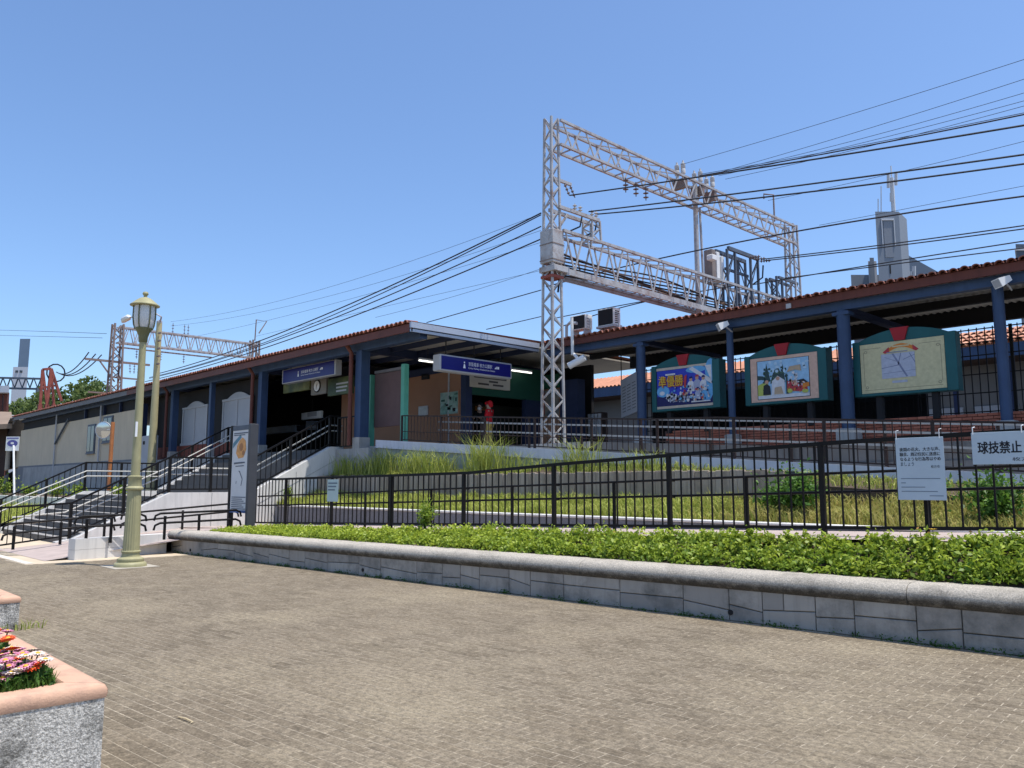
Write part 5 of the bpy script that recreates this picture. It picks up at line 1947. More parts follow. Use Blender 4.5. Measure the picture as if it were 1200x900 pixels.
# bundle of feeder cables lying in the lower beam
for k in range(8):
    yo = [(GX - .22 + .065 * k, y, 8.14 + .10 * math.sin(y * .9 + k) * (.3 + .1 * k) + .035 * k) for y in np.linspace(GY0 + .35, GY1 - 1, 26)]
    MB().tube(yo, .026, 6).build('feeder_cable', m_wire if k % 3 else m_galvdk, ga, smooth=50)
MB().tube([(GX, GY0 + .25, 7.25), (GX, GY0 + .3, 7.6), (GX, GY0 + .6, 7.8), (GX, GY0 + 1.6, 7.87)], .03, 7).build('feeder_cable', m_wire, ga, smooth=50)
# bracket arms on the mast
a0, a1 = P(644, 207, X=GX), P(669, 215, X=GX)
MB().bar((GX, GY0 + .1, a0.z), (GX, a1.y, a0.z), .07, .09).build('bracket_arm', m_galv, ga)
for dy in (-.3, -.05):
    insulator(ga, (GX, a1.y + dy, a0.z - .03), (GX + .1, a1.y + dy + .12, a0.z - .42), 3, .05)
a0, a1 = P(646, 243, X=GX), P(696, 258, X=GX)
zb1 = a0.z
for sx in (-.2, .2):
    MB().bar((GX + sx, GY0 + .1, zb1), (GX + sx, a1.y, zb1), .08, .10).build('bracket_arm', m_galv, ga)
MB().bar((GX, GY0 + .15, zb1 - .75), (GX, GY0 + .7, zb1 - .05), .06, .06).build('brace', m_galv, ga)
b = MB()
lattice_mast(b, GX, a1.y - .12, 9.05, zb1, .42, .36, 3, .055, .04)
b.build('bracket_post', m_galv, ga)
for dy in (-.95, -.7, -.15, .05):
    insulator(ga, (GX + .05, a1.y + dy, zb1 + .04), (GX + .05, a1.y + dy, zb1 + .34), 3, .07, m_insulw)
for yo, dz in ((GY0 + .9, 0), (GY0 + 1.6, .0)):
    MB().tube([(GX + .1, yo + .35, zb1), (GX + .1, yo + .25, zb1 - .35), (GX + .05, yo - .25, zb1 - .62), (GX, yo - .7, zb1 - .68)], .025, 6).build('jumper_cable', m_wire, ga, smooth=50)
# strings under the upper beam
for px in (733.5, 745.5, 757):
    y_ = P(px, 235, X=GX).y
    insulator(ga, (GX, y_, 11.66), (GX, y_, 11.16), 3, .10)
# paired arresters standing on the upper beam
for px in (797, 817, 831):
    y_ = P(px, 203, X=GX).y
    for sx in (-.13, .13):
        b = MB()
        b.lathe((GX + sx, y_, 12.5), [(.05, 0), (.05, .12), (.085, .14), (.085, .30), (.07, .32), (.085, .34), (.085, .5), (.04, .53), (.03, .62)], 10)
        b.build('arrester', m_insulw, ga, smooth=40)
    MB().box(GX - .25, y_ - .08, 12.1, GX + .25, y_ + .08, 12.45).build('arrester_bracket', m_galvdk, ga)
# vertical poles from the beam into the platforms
y_ = P(815.5, 260, X=GX).y
MB().tube([(GX, y_, 7.0), (GX, y_, 12.5)], .09, 10).build('pole', m_galv, ga, smooth=50)
y2 = y_ + .45
MB().tube([(GX, y2, 7.2), (GX - .05, y2 - .1, 11.7)], .045, 8).build('pole', m_galv, ga, smooth=50)
MB().bbox(GX + .05, y2 + .1, 9.75, GX + .3, y2 + .4, 9.95, .02).build('camera_box', m_white, ga)
# switchgear on the lower beam
y0_ = P(842, 330, X=GX).y
for k, (w, h) in enumerate(((.3, 1.15), (.26, 1.1), (.22, 1.0))):
    yy = y0_ - .55 + k * .32
    MB().bbox(GX - .25, yy, 9.1, GX + .1, yy + w * .8, 9.1 + h, .02).build('switch_box', m_white if k else m_galvdk, ga)
ya_, yb_ = P(850, 330, X=GX).y, P(877, 330, X=GX).y
for yy in (ya_, yb_):
    b = MB()
    lattice_mast(b, GX, yy, 8.1, 10.35, .55, .55, 2, .08, .05)
    b.build('frame_post', m_frame_dk, ga)
b = MB()
for sx in (-.28, .28):
    b.bar((GX + sx, ya_ - .2, 10.4), (GX + sx, yb_ + .3, 10.4), .1, .14)
b.bar((GX, ya_, 9.7), (GX, yb_, 9.7), .06, .1)
b.build('frame_beam', m_frame_dk, ga)
for k in range(3):
    insulator(ga, (GX + .35, yb_ - .5 + .4 * k, 10.3), (GX + .8, yb_ - .45 + .4 * k, 10.25), 4, .07, m_insul)
MB().tube([(GX + .6, yb_ + .1, 10.05), (GX + .5, yb_ + .2, 9.6), (GX + .2, yb_, 9.35)], .03, 6).build('jumper_cable', m_wire, ga)
ya_, yb_ = P(907, 325, X=GX).y, P(922, 325, X=GX).y
b = MB()
lattice_mast(b, GX, ya_, 8.0, 10.0, .45, .45, 4, .08, .05)
b.bar((GX - .2, ya_, 10.0), (GX - .2, GY1, 10.0), .08, .1)
b.bar((GX + .2, ya_, 10.0), (GX + .2, GY1, 10.0), .08, .1)
b.bar((GX + .2, ya_, 9.2), (GX + .2, GY1, 9.2), .08, .1)
b.build('frame_post', m_frame_dk, ga)
y_ = P(907, 245, X=GX).y
MB().tube([(GX, y_, 12.45), (GX, y_, 13.6), (GX - .3, y_ - .25, 13.65), (GX - .3, y_ - .25, 13.45)], .035, 7).build('aerial', m_galvdk, ga)

# far gantry
G2 = -57.0
g2 = thing('catenary_gantry', (G2, 18, 2), 'distant rusty lattice gantry beyond the station roof', 'gantry')
ya_, yb_ = YX(127, G2), YX(292, G2)
lattice_mast(MB(), G2, ya_, 2, 12.3, .8, .55, 16, .11, .07).build('mast', m_galvdk, g2)
lattice_mast(MB(), G2, yb_, 2, 12.4, .7, .5, 16, .11, .07).build('mast', m_galvdk, g2)
truss_beam(MB(), G2, ya_, yb_, 11.05, 12.1, .45, 13, .10, .055).build('beam', m_galv, g2)
b = MB()
b.bar((G2, ya_ - 1.9, 10.35 - .6), (G2, ya_ + 2.2, 10.35 - .6), .12, .14)
b.bar((G2, ya_ - .3, 8.7), (G2, ya_ + 1.7, 8.7), .1, .1)
b.bar((G2, ya_ - 1.6, 7.6), (G2, ya_ + .2, 7.6), .1, .1)
b.bar((G2, ya_ - 1.0, 9.7), (G2, ya_, 8.4), .08, .08)
b.bar((G2, ya_, 10.75), (G2, ya_ + 6.5, 10.75), .09, .09)
b.build('crossarm', m_galvdk, g2)
for k in range(3):
    insulator(g2, (G2, ya_ + 1.3 + k * 1.6, 10.7), (G2, ya_ + 1.3 + k * 1.6, 10.1), 3, .1)
for k in range(4):
    insulator(g2, (G2, ya_ + .9 + k * .3, 9.7), (G2, ya_ + .95 + k * .25, 9.05), 3, .09)
for px in (193, 207, 211.5):
    y_ = YX(px, G2)
    insulator(g2, (G2, y_, 12.1), (G2, y_, 12.9), 3, .09)
MB().tube([(G2, yb_, 12.4), (G2, yb_ + .05, 14.0), (G2, yb_ + .9, 14.0), (G2, yb_ + .3, 13.0)], .05, 6).build('aerial', m_galvdk, g2)
MB().tube([(G2, ya_ + 1.4, 6.2), (G2, ya_ + 1.4, 8.6)], .06, 6).build('bracket_post', m_galvdk, g2)

# red oxide steel trestle on the roof end
tr = thing('steel_trestle', (-76, 19, 2), 'red oxide steel trestle rising behind the roof end', 'trestle')
Xt = -76
b = MB()
p_ = [P(px, py, X=Xt) for px, py in ((47, 474), (50, 433), (55, 474), (60, 432), (63, 474), (72, 470), (44, 474))]
b.bar(p_[0], p_[1], .2, .2, up=(1, 0, 0))
b.bar(p_[2], p_[1], .18, .18, up=(1, 0, 0))
b.bar(p_[2], p_[3], .22, .22, up=(1, 0, 0))
b.bar(p_[4], p_[3], .18, .18, up=(1, 0, 0))
b.bar(p_[1], p_[3], .2, .2, up=(1, 0, 0))
b.bar(p_[3], p_[5], .2, .2, up=(1, 0, 0))
b.bar(P(46, 455, X=Xt), P(64, 452, X=Xt), .16, .16, up=(1, 0, 0))
for q_ in (0, 2, 4):
    b.bar(p_[q_], Vector((p_[q_].x, p_[q_].y, 2)), .3, .3, up=(1, 0, 0))
b.build('frame', m_rust, tr)
c_ = P(65.5, 437, X=Xt)
MB().tube([c_ + Vector((0, .7 * math.cos(a), .75 * math.sin(a))) for a in np.linspace(0, 6.28, 14)], .06, 6).build('cable_coil', m_wire, tr)


# ------------------------------------------------------------------ overhead wires
def wire(pix, Y, r, label, group):
    """a wire hanging in the upright plane Y through pixels of the photograph"""
    pts = [P(px, py, Y=Y) for px, py in pix]
    xs = np.array([p.x for p in pts])
    zs = np.array([p.z for p in pts])
    o_ = np.argsort(xs)
    xs, zs = xs[o_], zs[o_]
    c = np.polyfit(xs, zs, min(2, len(xs) - 1))
    sx = np.linspace(xs[0], xs[-1], 28)
    b = MB().tube([(x, Y, float(np.polyval(c, x))) for x in sx], r, 5)
    return single('overhead_wire', b, m_wire, (float(sx[0]), Y, float(np.polyval(c, sx[0]))), label, 'wire', group, smooth=60)


GR = 'feeder wires running right from the gantry'
for pix, Y, r, lb in (([(690, 248), (940, 217), (1230, 177)], 18.3, .022, 'thick feeder wire tied to the insulators on the mast bracket'),
                      ([(700, 251), (940, 226), (1230, 188)], 18.6, .022, 'thick feeder wire tied to the insulators on the mast bracket'),
                      ([(668, 229), (940, 189), (1230, 142)], 17.6, .022, 'thick wire from the short double insulator arm of the mast'),
                      ([(820, 206), (1000, 174), (1230, 128)], 23.6, .022, 'thick twisted wire starting at the arresters on the upper beam'),
                      ([(822, 204), (1000, 172), (1230, 126)], 23.75, .010, 'slim wire twisted along the thick wire from the arresters'),
                      ([(640, 336), (940, 270), (1230, 226)], 22.0, .024, 'thick wire crossing in front of the vertical pole between both beams'),
                      ([(892, 304), (1050, 285), (1230, 260)], 28.0, .022, 'one of two close thick wires leaving the dark switch frame'),
                      ([(896, 305.5), (1050, 288), (1230, 264)], 28.2, .022, 'one of two close thick wires leaving the dark switch frame'),
                      ([(880, 334), (1050, 306), (1230, 278)], 28.5, .022, 'thick wire passing low across the foot of the antenna tower'),
                      ([(920, 326), (1060, 308), (1230, 287)], 30.4, .022, 'thick wire from the far gantry mast skimming the canopy roof')):
    wire(pix, Y, r, lb, GR)
GT2 = 'thin upper wires on the right'
for pix, Y in (([(798, 193), (1000, 133), (1230, 60)], 23.1), ([(825, 207), (1000, 156), (1230, 83)], 24.0), ([(838, 204), (1000, 165), (1230, 100)], 24.4),
               ([(842, 206), (1000, 170), (1230, 110)], 24.6), ([(850, 210), (1000, 176), (1230, 116)], 24.8), ([(900, 235), (1060, 200), (1230, 158)], 26.5), ([(960, 264), (1060, 245), (1230, 212)], 27.0)):
    wire(pix, Y, .008, 'thin wire fanning out from the upper beam above the canopy', GT2)
GL = 'feeder wires running left from the mast'
for pix, Y, r in (([(634, 247), (470, 334), (285, 404), (180, 440)], 17.0, .024), ([(634, 249), (470, 338), (285, 408), (175, 443)], 17.15, .018),
                  ([(634, 263), (470, 344), (285, 410), (175, 444)], 17.0, .020), ([(634, 277), (470, 354), (285, 413), (170, 448)], 17.2, .022)):
    wire(pix, Y, r, 'thick dark feeder wire sweeping from the mast down over the station roof', GL)
GT3 = 'thin wires left of the mast'
for pix, Y in (([(630, 252), (430, 323), (200, 377)], 22.5), ([(634, 270), (430, 335), (200, 382)], 23.0), ([(634, 284), (430, 345), (230, 394)], 23.4), ([(634, 315), (540, 345), (440, 372)], 22.0), ([(634, 317), (430, 364), (300, 394)], 24.0)):
    wire(pix, Y, .008, 'thin wire sagging between the two gantries over the roof', GT3)
for pix, Y in (([(500, 378), (634, 340)], 22.0), ([(570, 386), (634, 371)], 25.0), ([(650, 373), (760, 352), (860, 335)], 25.0), ([(660, 382), (730, 360), (800, 345)], 22.6)):
    wire(pix, Y, .020, 'dark cable crossing low behind the mast above the canopy', 'low cables behind the mast')
for pix, Y in (([(-40, 386), (40, 388), (125, 391)], 18.0), ([(-40, 392), (40, 394), (120, 396)], 19.0)):
    wire(pix, Y, .016, 'distant wire running left from the rusty gantry', 'wires left of the rusty gantry')
for k, (pa, pb) in enumerate((((104, 413), (66, 436)), ((112, 415), (68, 437)), ((119, 416), (70, 438)))):
    a_, b_ = P(*pa, X=G2), P(*pb, X=Xt)
    pts = [a_.lerp(b_, f) - Vector((0, 0, 1.6 * f * (1 - f) * 1.6)) for f in np.linspace(0, 1, 12)]
    single('overhead_wire', MB().tube(pts, .04, 5), m_wire, b_, 'sagging cable from the rusty gantry to the red trestle', 'wire', 'cables to the trestle', smooth=60)


# ------------------------------------------------------------------ far towers, trees, neighbours
def vbox(b, px0, px1, pt, D, dep, z0=0):
    """upright block at distance D facing the camera between two pixel columns"""
    a, c = P(px0, pt, D=D), P(px1, pt, D=D)
    rc = ray((px0 + px1) / 2, pt)
    n = Vector((rc.x, rc.y, 0)).normalized() * dep
    b.hexa([Vector((a.x, a.y, z0)), Vector((c.x, c.y, z0)), Vector((c.x, c.y, z0)) + n, Vector((a.x, a.y, z0)) + n,
            Vector((a.x, a.y, a.z)), Vector((c.x, c.y, a.z)), Vector((c.x, c.y, a.z)) + n, Vector((a.x, a.y, a.z)) + n])
    return b, a, c


DT = 220.0
g = P(1043, 330, D=DT)
tw = thing('tower', (g.x, g.y, 0), 'grey concrete tower with antenna masts behind the canopy', 'tower')
ax = Vector((1, 0, 0))
ay = Vector((0, 1, 0))
c0, c1, c2 = P(1025.5, 248, D=DT), P(1053, 246, D=DT), P(1062, 249, D=DT * 1.03)
zt = c0.z
pl_ = [Vector((c0.x, c0.y, 0)), Vector((c1.x, c1.y, 0)), Vector((c2.x, c2.y, 0)), Vector((c0.x + c2.x - c1.x, c0.y + c2.y - c1.y, 0))]
MB().prism(pl_, (0, 0, zt)).build('shaft', m_fartower, tw)
fdir = (pl_[1] - pl_[0]).normalized()
nrm = Vector((-fdir.y, fdir.x, 0))
if nrm.dot(HEAD) > 0:
    nrm = -nrm
Wt = (pl_[1] - pl_[0]).length
for f0, f1, z0, z1 in ((.22, .25, .72, .93), (.74, .77, .72, .93), (.22, .77, .925, .94)):
    MB().prism([pl_[0] + fdir * Wt * f0 + nrm * .05 + Vector((0, 0, zt * (.55 + .45 * z0))), pl_[0] + fdir * Wt * f1 + nrm * .05 + Vector((0, 0, zt * (.55 + .45 * z0))),
                pl_[0] + fdir * Wt * f1 + nrm * .05 + Vector((0, 0, zt * (.55 + .45 * z1))), pl_[0] + fdir * Wt * f0 + nrm * .05 + Vector((0, 0, zt * (.55 + .45 * z1)))], nrm * .3).build('rib', m_farlight, tw)
MB().prism([pl_[0] + fdir * Wt * .32 + nrm * .02 + Vector((0, 0, zt * .83)), pl_[0] + fdir * Wt * .68 + nrm * .02 + Vector((0, 0, zt * .83)), pl_[0] + fdir * Wt * .68 + nrm * .02 + Vector((0, 0, zt * .965)), pl_[0] + fdir * Wt * .32 + nrm * .02 + Vector((0, 0, zt * .965))], nrm * .1).build('panel', mat('tower_panel', (.22, .24, .27), .7, .05), tw)
MB().prism([pl_[0] + fdir * Wt * .47 + nrm * .02 + Vector((0, 0, zt * .77)), pl_[0] + fdir * Wt * .52 + nrm * .02 + Vector((0, 0, zt * .77)), pl_[0] + fdir * Wt * .52 + nrm * .02 + Vector((0, 0, zt * .805)), pl_[0] + fdir * Wt * .47 + nrm * .02 + Vector((0, 0, zt * .805))], nrm * .1).build('slit', m_dark, tw)
an = P(1047, 245, D=DT * 1.01)
topz = P(1046, 192, D=DT * 1.01).z
b = MB()
b.tube([(an.x, an.y, zt), (an.x, an.y, zt + (topz - zt) * .75)], .55, 6)
b.tube([(an.x, an.y, zt + (topz - zt) * .7), (an.x, an.y, topz)], .18, 5)
for px, p0, p1 in ((1041, 204, 220), (1050, 203, 217), (1044.5, 226, 236)):
    q0, q1 = P(px, p1, D=DT * 1.005), P(px, p0, D=DT * 1.005)
    b.tube([q0, q1], .4, 6)
    b.tube([q0.lerp(q1, .5), Vector((an.x, an.y, q0.lerp(q1, .5).z))], .12, 5)
b.build('antenna', m_farlight, tw)
for px, p0 in ((1029, 233), (1032.5, 218)):
    q0, q1 = P(px, 248, D=DT * 1.005), P(px, p0, D=DT * 1.005)
    MB().tube([q0, q1], .14, 5).build('aerial', m_farlight, tw)
b, a, c = vbox(MB(), 997, 1066, 322, DT * 1.06, 18)
bo = single('office_block', b, m_fartower, (a.x, a.y, 0), 'low grey block at the foot of the antenna tower', 'building')
vbox(MB(), 1017, 1027, 306, DT * 1.05, 6)[0].build('roof_house', m_farlight, bo)
vbox(MB(), 1019, 1024, 302, DT * 1.045, 4)[0].build('roof_tank', m_fartower, bo)
for k in range(5):
    px = 1055 + 4 * k
    q0, q1 = P(px, 327, D=DT * 1.04), P(px, 312 + (k % 2) * 6, D=DT * 1.04)
    MB().tube([q0, q1], .5, 6).build('roof_pipe', m_farlight, bo)
b = MB()
D_ = DT * 1.1
tri = [P(1062, 330, D=D_), P(1064, 299, D=D_), P(1100, 319, D=D_), P(1100, 330, D=D_)]
b.prism([Vector((p.x, p.y, p.z)) for p in tri] , HEAD * 12)
b.prism([Vector((p.x, p.y, 0)) for p in (tri[0], tri[3])] + [tri[3], tri[0]], HEAD * 11.5)
single('hall', b, m_fartower, (tri[0].x, tri[0].y, 0), 'white sloping roofed hall beside the antenna tower', 'building')
b, a, c = vbox(MB(), 1190, 1215, 286, 90, 5)
ch = single('roof_house', b, m_frame_dk, (a.x, a.y, 0), 'dark rooftop structure above the canopy end', 'building')
vbox(MB(), 1189, 1216, 291, 89.8, 5.4, P(1200, 294, D=90).z)[0].build('band', m_farlight, ch)
# left towers
b, a, c = vbox(MB(), 23.5, 35.5, 397, 420, 14)
t = single('high_rise_tower', b, m_fartower2, (a.x, a.y, 0), 'slim blue grey high rise tower far beyond the roof end', 'tower')
b, a, c = vbox(MB(), 15.5, 33, 430, 260, 12)
t = single('apartment_block', b, m_farlight, (a.x, a.y, 0), 'pale square apartment block below the slim high rise', 'building')
for k in range(3):
    for j in range(2):
        q0, q1 = P(18 + 5 * j, 434 + 5 * k, D=259.7), P(21 + 5 * j, 436.5 + 5 * k, D=259.7)
        b = MB()
        r3 = RIGHT * ((q1 - q0).dot(RIGHT))
        b.prism([q0, q0 + r3, q0 + r3 + Vector((0, 0, q1.z - q0.z)), q0 + Vector((0, 0, q1.z - q0.z))], HEAD * .4)
        b.build('window', m_glass, t)
# footbridge truss behind
ft = thing('footbridge', (P(20, 450, D=110).x, P(20, 450, D=110).y, 0), 'dark steel footbridge truss far behind the roof end', 'bridge')
b = MB()
for py in (442, 454):
    b.bar(P(-30, py, D=110), P(52, py + 2, D=110), .25, .25)
for k in range(9):
    x0_ = -28 + k * 9
    b.bar(P(x0_, 454.5, D=110), P(x0_ + 4.5, 442.5, D=110), .12, .12)
    b.bar(P(x0_ + 4.5, 442.5, D=110), P(x0_ + 9, 454.5, D=110), .12, .12)
b.build('truss', m_frame_dk, ft)
for px in (3, 45):
    q0 = P(px, 454, D=110)
    MB().bar(q0, (q0.x, q0.y, 0), .5, .5).build('pier', m_frame_dk, ft)
hb2 = thing('platform_shelter', (P(2, 460, D=75).x, P(2, 460, D=75).y, 0), 'small pale roofed shelter at the edge of the trees', 'shelter')
vbox(MB(), -20, 11, 452, 75, 4, P(0, 460, D=75).z)[0].build('roof', m_farlight, hb2)
for px in (-15, 2, 8):
    q0, q1 = P(px, 460, D=76), P(px, 500, D=76)
    MB().bar(q0, (q1.x, q1.y, 0), .3, .3).build('post', m_fascia, hb2)
nh = thing('neighbour_house', (P(0, 510, D=58).x, P(0, 510, D=58).y, 0), 'brown roofed low house beyond the station wall', 'house')
vbox(MB(), -60, 9, 502, 60, 8)[0].build('wall', m_dkbrown, nh)
b = MB()
a, c = P(-60, 506, D=58), P(14, 502, D=58)
a2, c2 = P(-60, 486, D=63), P(13, 488, D=63)
b.prism([a, c, c2, a2], (0, 0, .35))
b.build('roof', mat('brown_roof', (.26, .19, .14), .85, .15, .4), nh)
MB().prism([P(-60, 489, D=62), P(13, 489, D=62), P(13, 486, D=62), P(-60, 486, D=62)], HEAD * .4).build('ridge', m_farlight, nh)


def tree(px, base_d, pt, rx_, label, n=2600, dens=1.0):
    g = P(px, 560, D=base_d)
    gx_, gy_ = g.x, g.y
    topz_ = P(px, pt, D=base_d).z
    t = thing('tree', (gx_, gy_, 0), label, 'tree', 'trees behind the roof end')
    b = MB()
    b.tube([(gx_, gy_, 0), (gx_ + .2, gy_, topz_ * .45), (gx_, gy_ + .3, topz_ * .85)], [.5, .35, .12], 8)
    cl = []
    for k in range(16):
        a_ = random.uniform(0, 6.28)
        rr_ = rx_ * random.uniform(.15, .85)
        c_ = Vector((gx_ + rr_ * math.cos(a_), gy_ + rr_ * math.sin(a_), topz_ * random.uniform(.45, .86)))
        b.tube([(gx_, gy_, topz_ * .4), c_], [.16, .05], 5)
        cl.append((c_, rx_ * random.uniform(.28, .45)))
    cl.append((Vector((gx_, gy_, topz_ * .9)), topz_ * .1))
    b.build('trunk', m_bark, t)
    q = []
    sh_ = []
    for k in range(n):
        c_, r_ = random.choice(cl)
        d_ = Vector([random.gauss(0, 1) for _ in range(3)]).normalized() * r_ * random.uniform(.5, 1.0)
        q.append(c_ + d_)
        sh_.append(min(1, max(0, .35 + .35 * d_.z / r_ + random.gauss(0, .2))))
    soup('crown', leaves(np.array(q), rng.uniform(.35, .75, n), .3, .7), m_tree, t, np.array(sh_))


for i, (px, d, pt, rx_) in enumerate(((20, 100, 466, 4.2), (42, 105, 456, 4), (78, 96, 446, 4), (97, 92, 438, 3.6), (111, 95, 442, 3.4), (5, 110, 472, 4), (60, 100, 458, 3.6))):
    tree(px, d, pt, rx_, 'green broadleaf tree standing far behind the station roof end')

# ------------------------------------------------------------------ street furniture on the plaza
L0 = P(152.5, 664, Z=0)
lp = thing('street_lamp', L0, 'tall olive gold lamp post with a frosted lantern on the plaza', 'street lamp')
MB().prism([L0 + Vector((x, y, .004)) for x, y in ((-.5, -.42), (.42, -.42), (.42, .42), (-.5, .42))], (0, 0, .006)).build('footing', mat('pale_pad', (.40, .36, .29), .9, .1, 6), lp)
MB().lathe(L0, [(.30, .01), (.30, .05), (.285, .08), (.24, .10), (.25, .13), (.245, .16), (.17, .20), (.16, .27), (.18, .285), (.18, .305), (.165, .315)], 32).build('base', m_lampgold, lp, smooth=40)
MB().lathe(L0, [(.155, .31), (.15, .6), (.135, 1.2), (.128, 1.49)], 40, lambda z: .007).build('fluted_shaft', m_lampgold, lp)
MB().lathe(L0, [(.13, 1.49), (.165, 1.51), (.165, 1.54), (.13, 1.57), (.122, 1.72), (.135, 1.74), (.135, 1.765), (.1, 1.78)], 28).build('collar', m_lampgold, lp, smooth=40)
MB().lathe(L0, [(.088, 1.77), (.075, 3.0), (.066, 4.480)], 20).build('shaft', m_lampgold, lp, smooth=60)
MB().lathe(L0, [(.066, 4.470), (.085, 4.490), (.088, 4.590), (.11, 4.660), (.16, 4.740), (.165, 4.770)], 24).build('neck', m_lampdark, lp, smooth=50)
MB().lathe(L0, [(.15, 4.760), (.185, 4.840), (.20, 4.990), (.195, 5.230)], 16).build('lantern_glass', m_lampglass, lp, smooth=60)
for k in range(6):
    a = k * math.pi / 3 + .2
    b = MB()
    pr = [(.162, 4.740), (.195, 4.840), (.212, 4.990), (.208, 5.240)]
    b.tube([L0 + Vector((r * math.cos(a), r * math.sin(a), z)) for r, z in pr], .013, 6)
    b.build('lantern_rib', m_lampdark, lp)
MB().lathe(L0, [(.20, 5.220), (.285, 5.230), (.285, 5.245), (.24, 5.280), (.17, 5.340), (.10, 5.390), (.05, 5.405), (.035, 5.420), (.03, 5.440), (.045, 5.455), (.06, 5.485), (.045, 5.520), (.0, 5.535)], 28).build('cap', m_lampgold, lp, smooth=40)
MB().box(L0.x + .07, L0.y - .08, 2.55, L0.x + .10, L0.y - .04, 2.85).build('band_clip', m_white, lp)

# second pole with a street light behind the stairs
q0 = P(177.5, 540, Y=13.4)
u0 = Vector((q0.x, 13.4, 1.0))
up_ = thing('utility_pole', u0, 'pale yellow concrete pole with a small street light behind the stairs', 'utility pole')
zt = P(183, 380, Y=13.4).z
MB().tube([u0, (u0.x + .05, u0.y, zt)], [.19, .12], 14).build('pole', m_pole, up_, smooth=60)
MB().lathe((u0.x + .05, u0.y, zt), [(.125, 0), (.125, .08), (.04, .14)], 14).build('cap', m_signframe, up_)
hd = P(148, 375, Y=13.4)
MB().tube([(u0.x + .05, 13.4, zt - .2), (u0.x + .25, 13.4, zt + .25), (u0.x - .4, 13.4, zt + .5), (hd.x + .5, 13.4, hd.z + .05)], .035, 7).build('arm', m_galv, up_, smooth=50)
MB().tube([(hd.x - .55, 13.4, hd.z - .03), (hd.x - .35, 13.4, hd.z + .06), (hd.x + .25, 13.4, hd.z + .08), (hd.x + .5, 13.4, hd.z + .04)], [.05, .15, .15, .05], 10).build('light_head', m_white, up_, smooth=60)
for k in range(5):
    MB().tube([(u0.x + .2, 13.35, zt - .5 - k * .35), (u0.x + .36, 13.35, zt - .5 - k * .35)], .05, 8).build('insulator', m_insul, up_)
bx_ = P(167, 505, Y=13.9)
cb = thing('control_cabinet', (bx_.x, 14.0, 1.0), 'grey electrical cabinet behind the lamp post beside the pale pole', 'cabinet')
MB().bbox(XY(163, 14), 14.0, 1.0, XY(175, 14), 14.3, P(168, 511, Y=14).z, .02).build('casing', m_shutter, cb)
MB().box(XY(165, 14), 13.985, P(168, 521, Y=14).z, XY(167, 14), 14.0, P(168, 517, Y=14).z).build('plate', m_dark, cb)

# convex mirror on an orange post
m0 = P(129, 545, Y=12.4)
mr = thing('traffic_mirror', (m0.x, 12.4, 1.05), 'round traffic mirror on an orange post before the beige wall', 'mirror')
MB().tube([(m0.x, 12.4, 1.05), (m0.x + .03, 12.4, P(130, 495, Y=12.4).z)], .09, 10).build('post', mat('orange_post', (.50, .19, .07), .6, .15), mr, smooth=50)
mc = P(121.5, 504, Y=12.2)
nd = Vector((.62, -.75, -.1)).normalized()
b = MB()
b.tube([mc - nd * .08, mc, mc + nd * .04], [.30, .40, .40], 24)
rim = b.build('rim', m_farlight, mr, smooth=40)
b = MB()
b.tube([mc + nd * .041, mc + nd * .06, mc + nd * .075], [.36, .25, .03], 24)
b.build('mirror_glass', mat('mirror_glass', (.62, .64, .64), .08, .02, metal=.9), rim, smooth=60)
MB().tube([mc - nd * .06, (m0.x, 12.4, mc.z)], .03, 7).build('arm', m_signframe, mr)

# bus stop sign
s0 = P(16, 520, Y=10.2)
bs = thing('bus_stop_sign', (s0.x, 10.2, 1.05), 'square white sign with a blue oval on a white post', 'sign')
b = MB()
b.tube([P(17.5, 578, Y=10.2) - Vector((0, 0, .4)), P(16, 522, Y=10.2)], .05, 8)
b.build('post', m_white, bs)
fu = (RIGHT * .9 - HEAD * .1).normalized()
hh2 = .36
cc = P(14.5, 520, Y=10.15)
b = MB()
b.hexa([cc + fu * sx + Vector((0, 0, sz)) + HEAD * sd_ for sz in (-hh2, hh2) for sx, sd_ in ((-.36, 0), (.36, 0), (.36, .03), (-.36, .03))])
bo_ = b.build('plate', m_white, bs)
b = MB()
b.prism([cc - HEAD * .006 + fu * (.29 * math.cos(k * 6.283 / 20)) + Vector((0, 0, .02 + .17 * math.sin(k * 6.283 / 20))) for k in range(20)], HEAD * .003)
b.build('oval', mat('oval_blue', (.10, .10, .32), .5, .05), bo_)
b = MB()
b.prism([cc - HEAD * .012 + fu * (.1 * math.cos(k * 6.283 / 6)) + Vector((0, 0, .03 + .06 * math.sin(k * 6.283 / 6))) for k in range(6)], HEAD * .003)
b.build('emblem', m_white, bo_)
MB().prism([cc - HEAD * .006 + fu * a + Vector((0, 0, z)) for a, z in ((-.32, .25), (.32, .25), (.32, .31), (-.32, .31))], HEAD * .003).build('stripe', mat('oval_blue', (.1, .1, .32)), bo_)

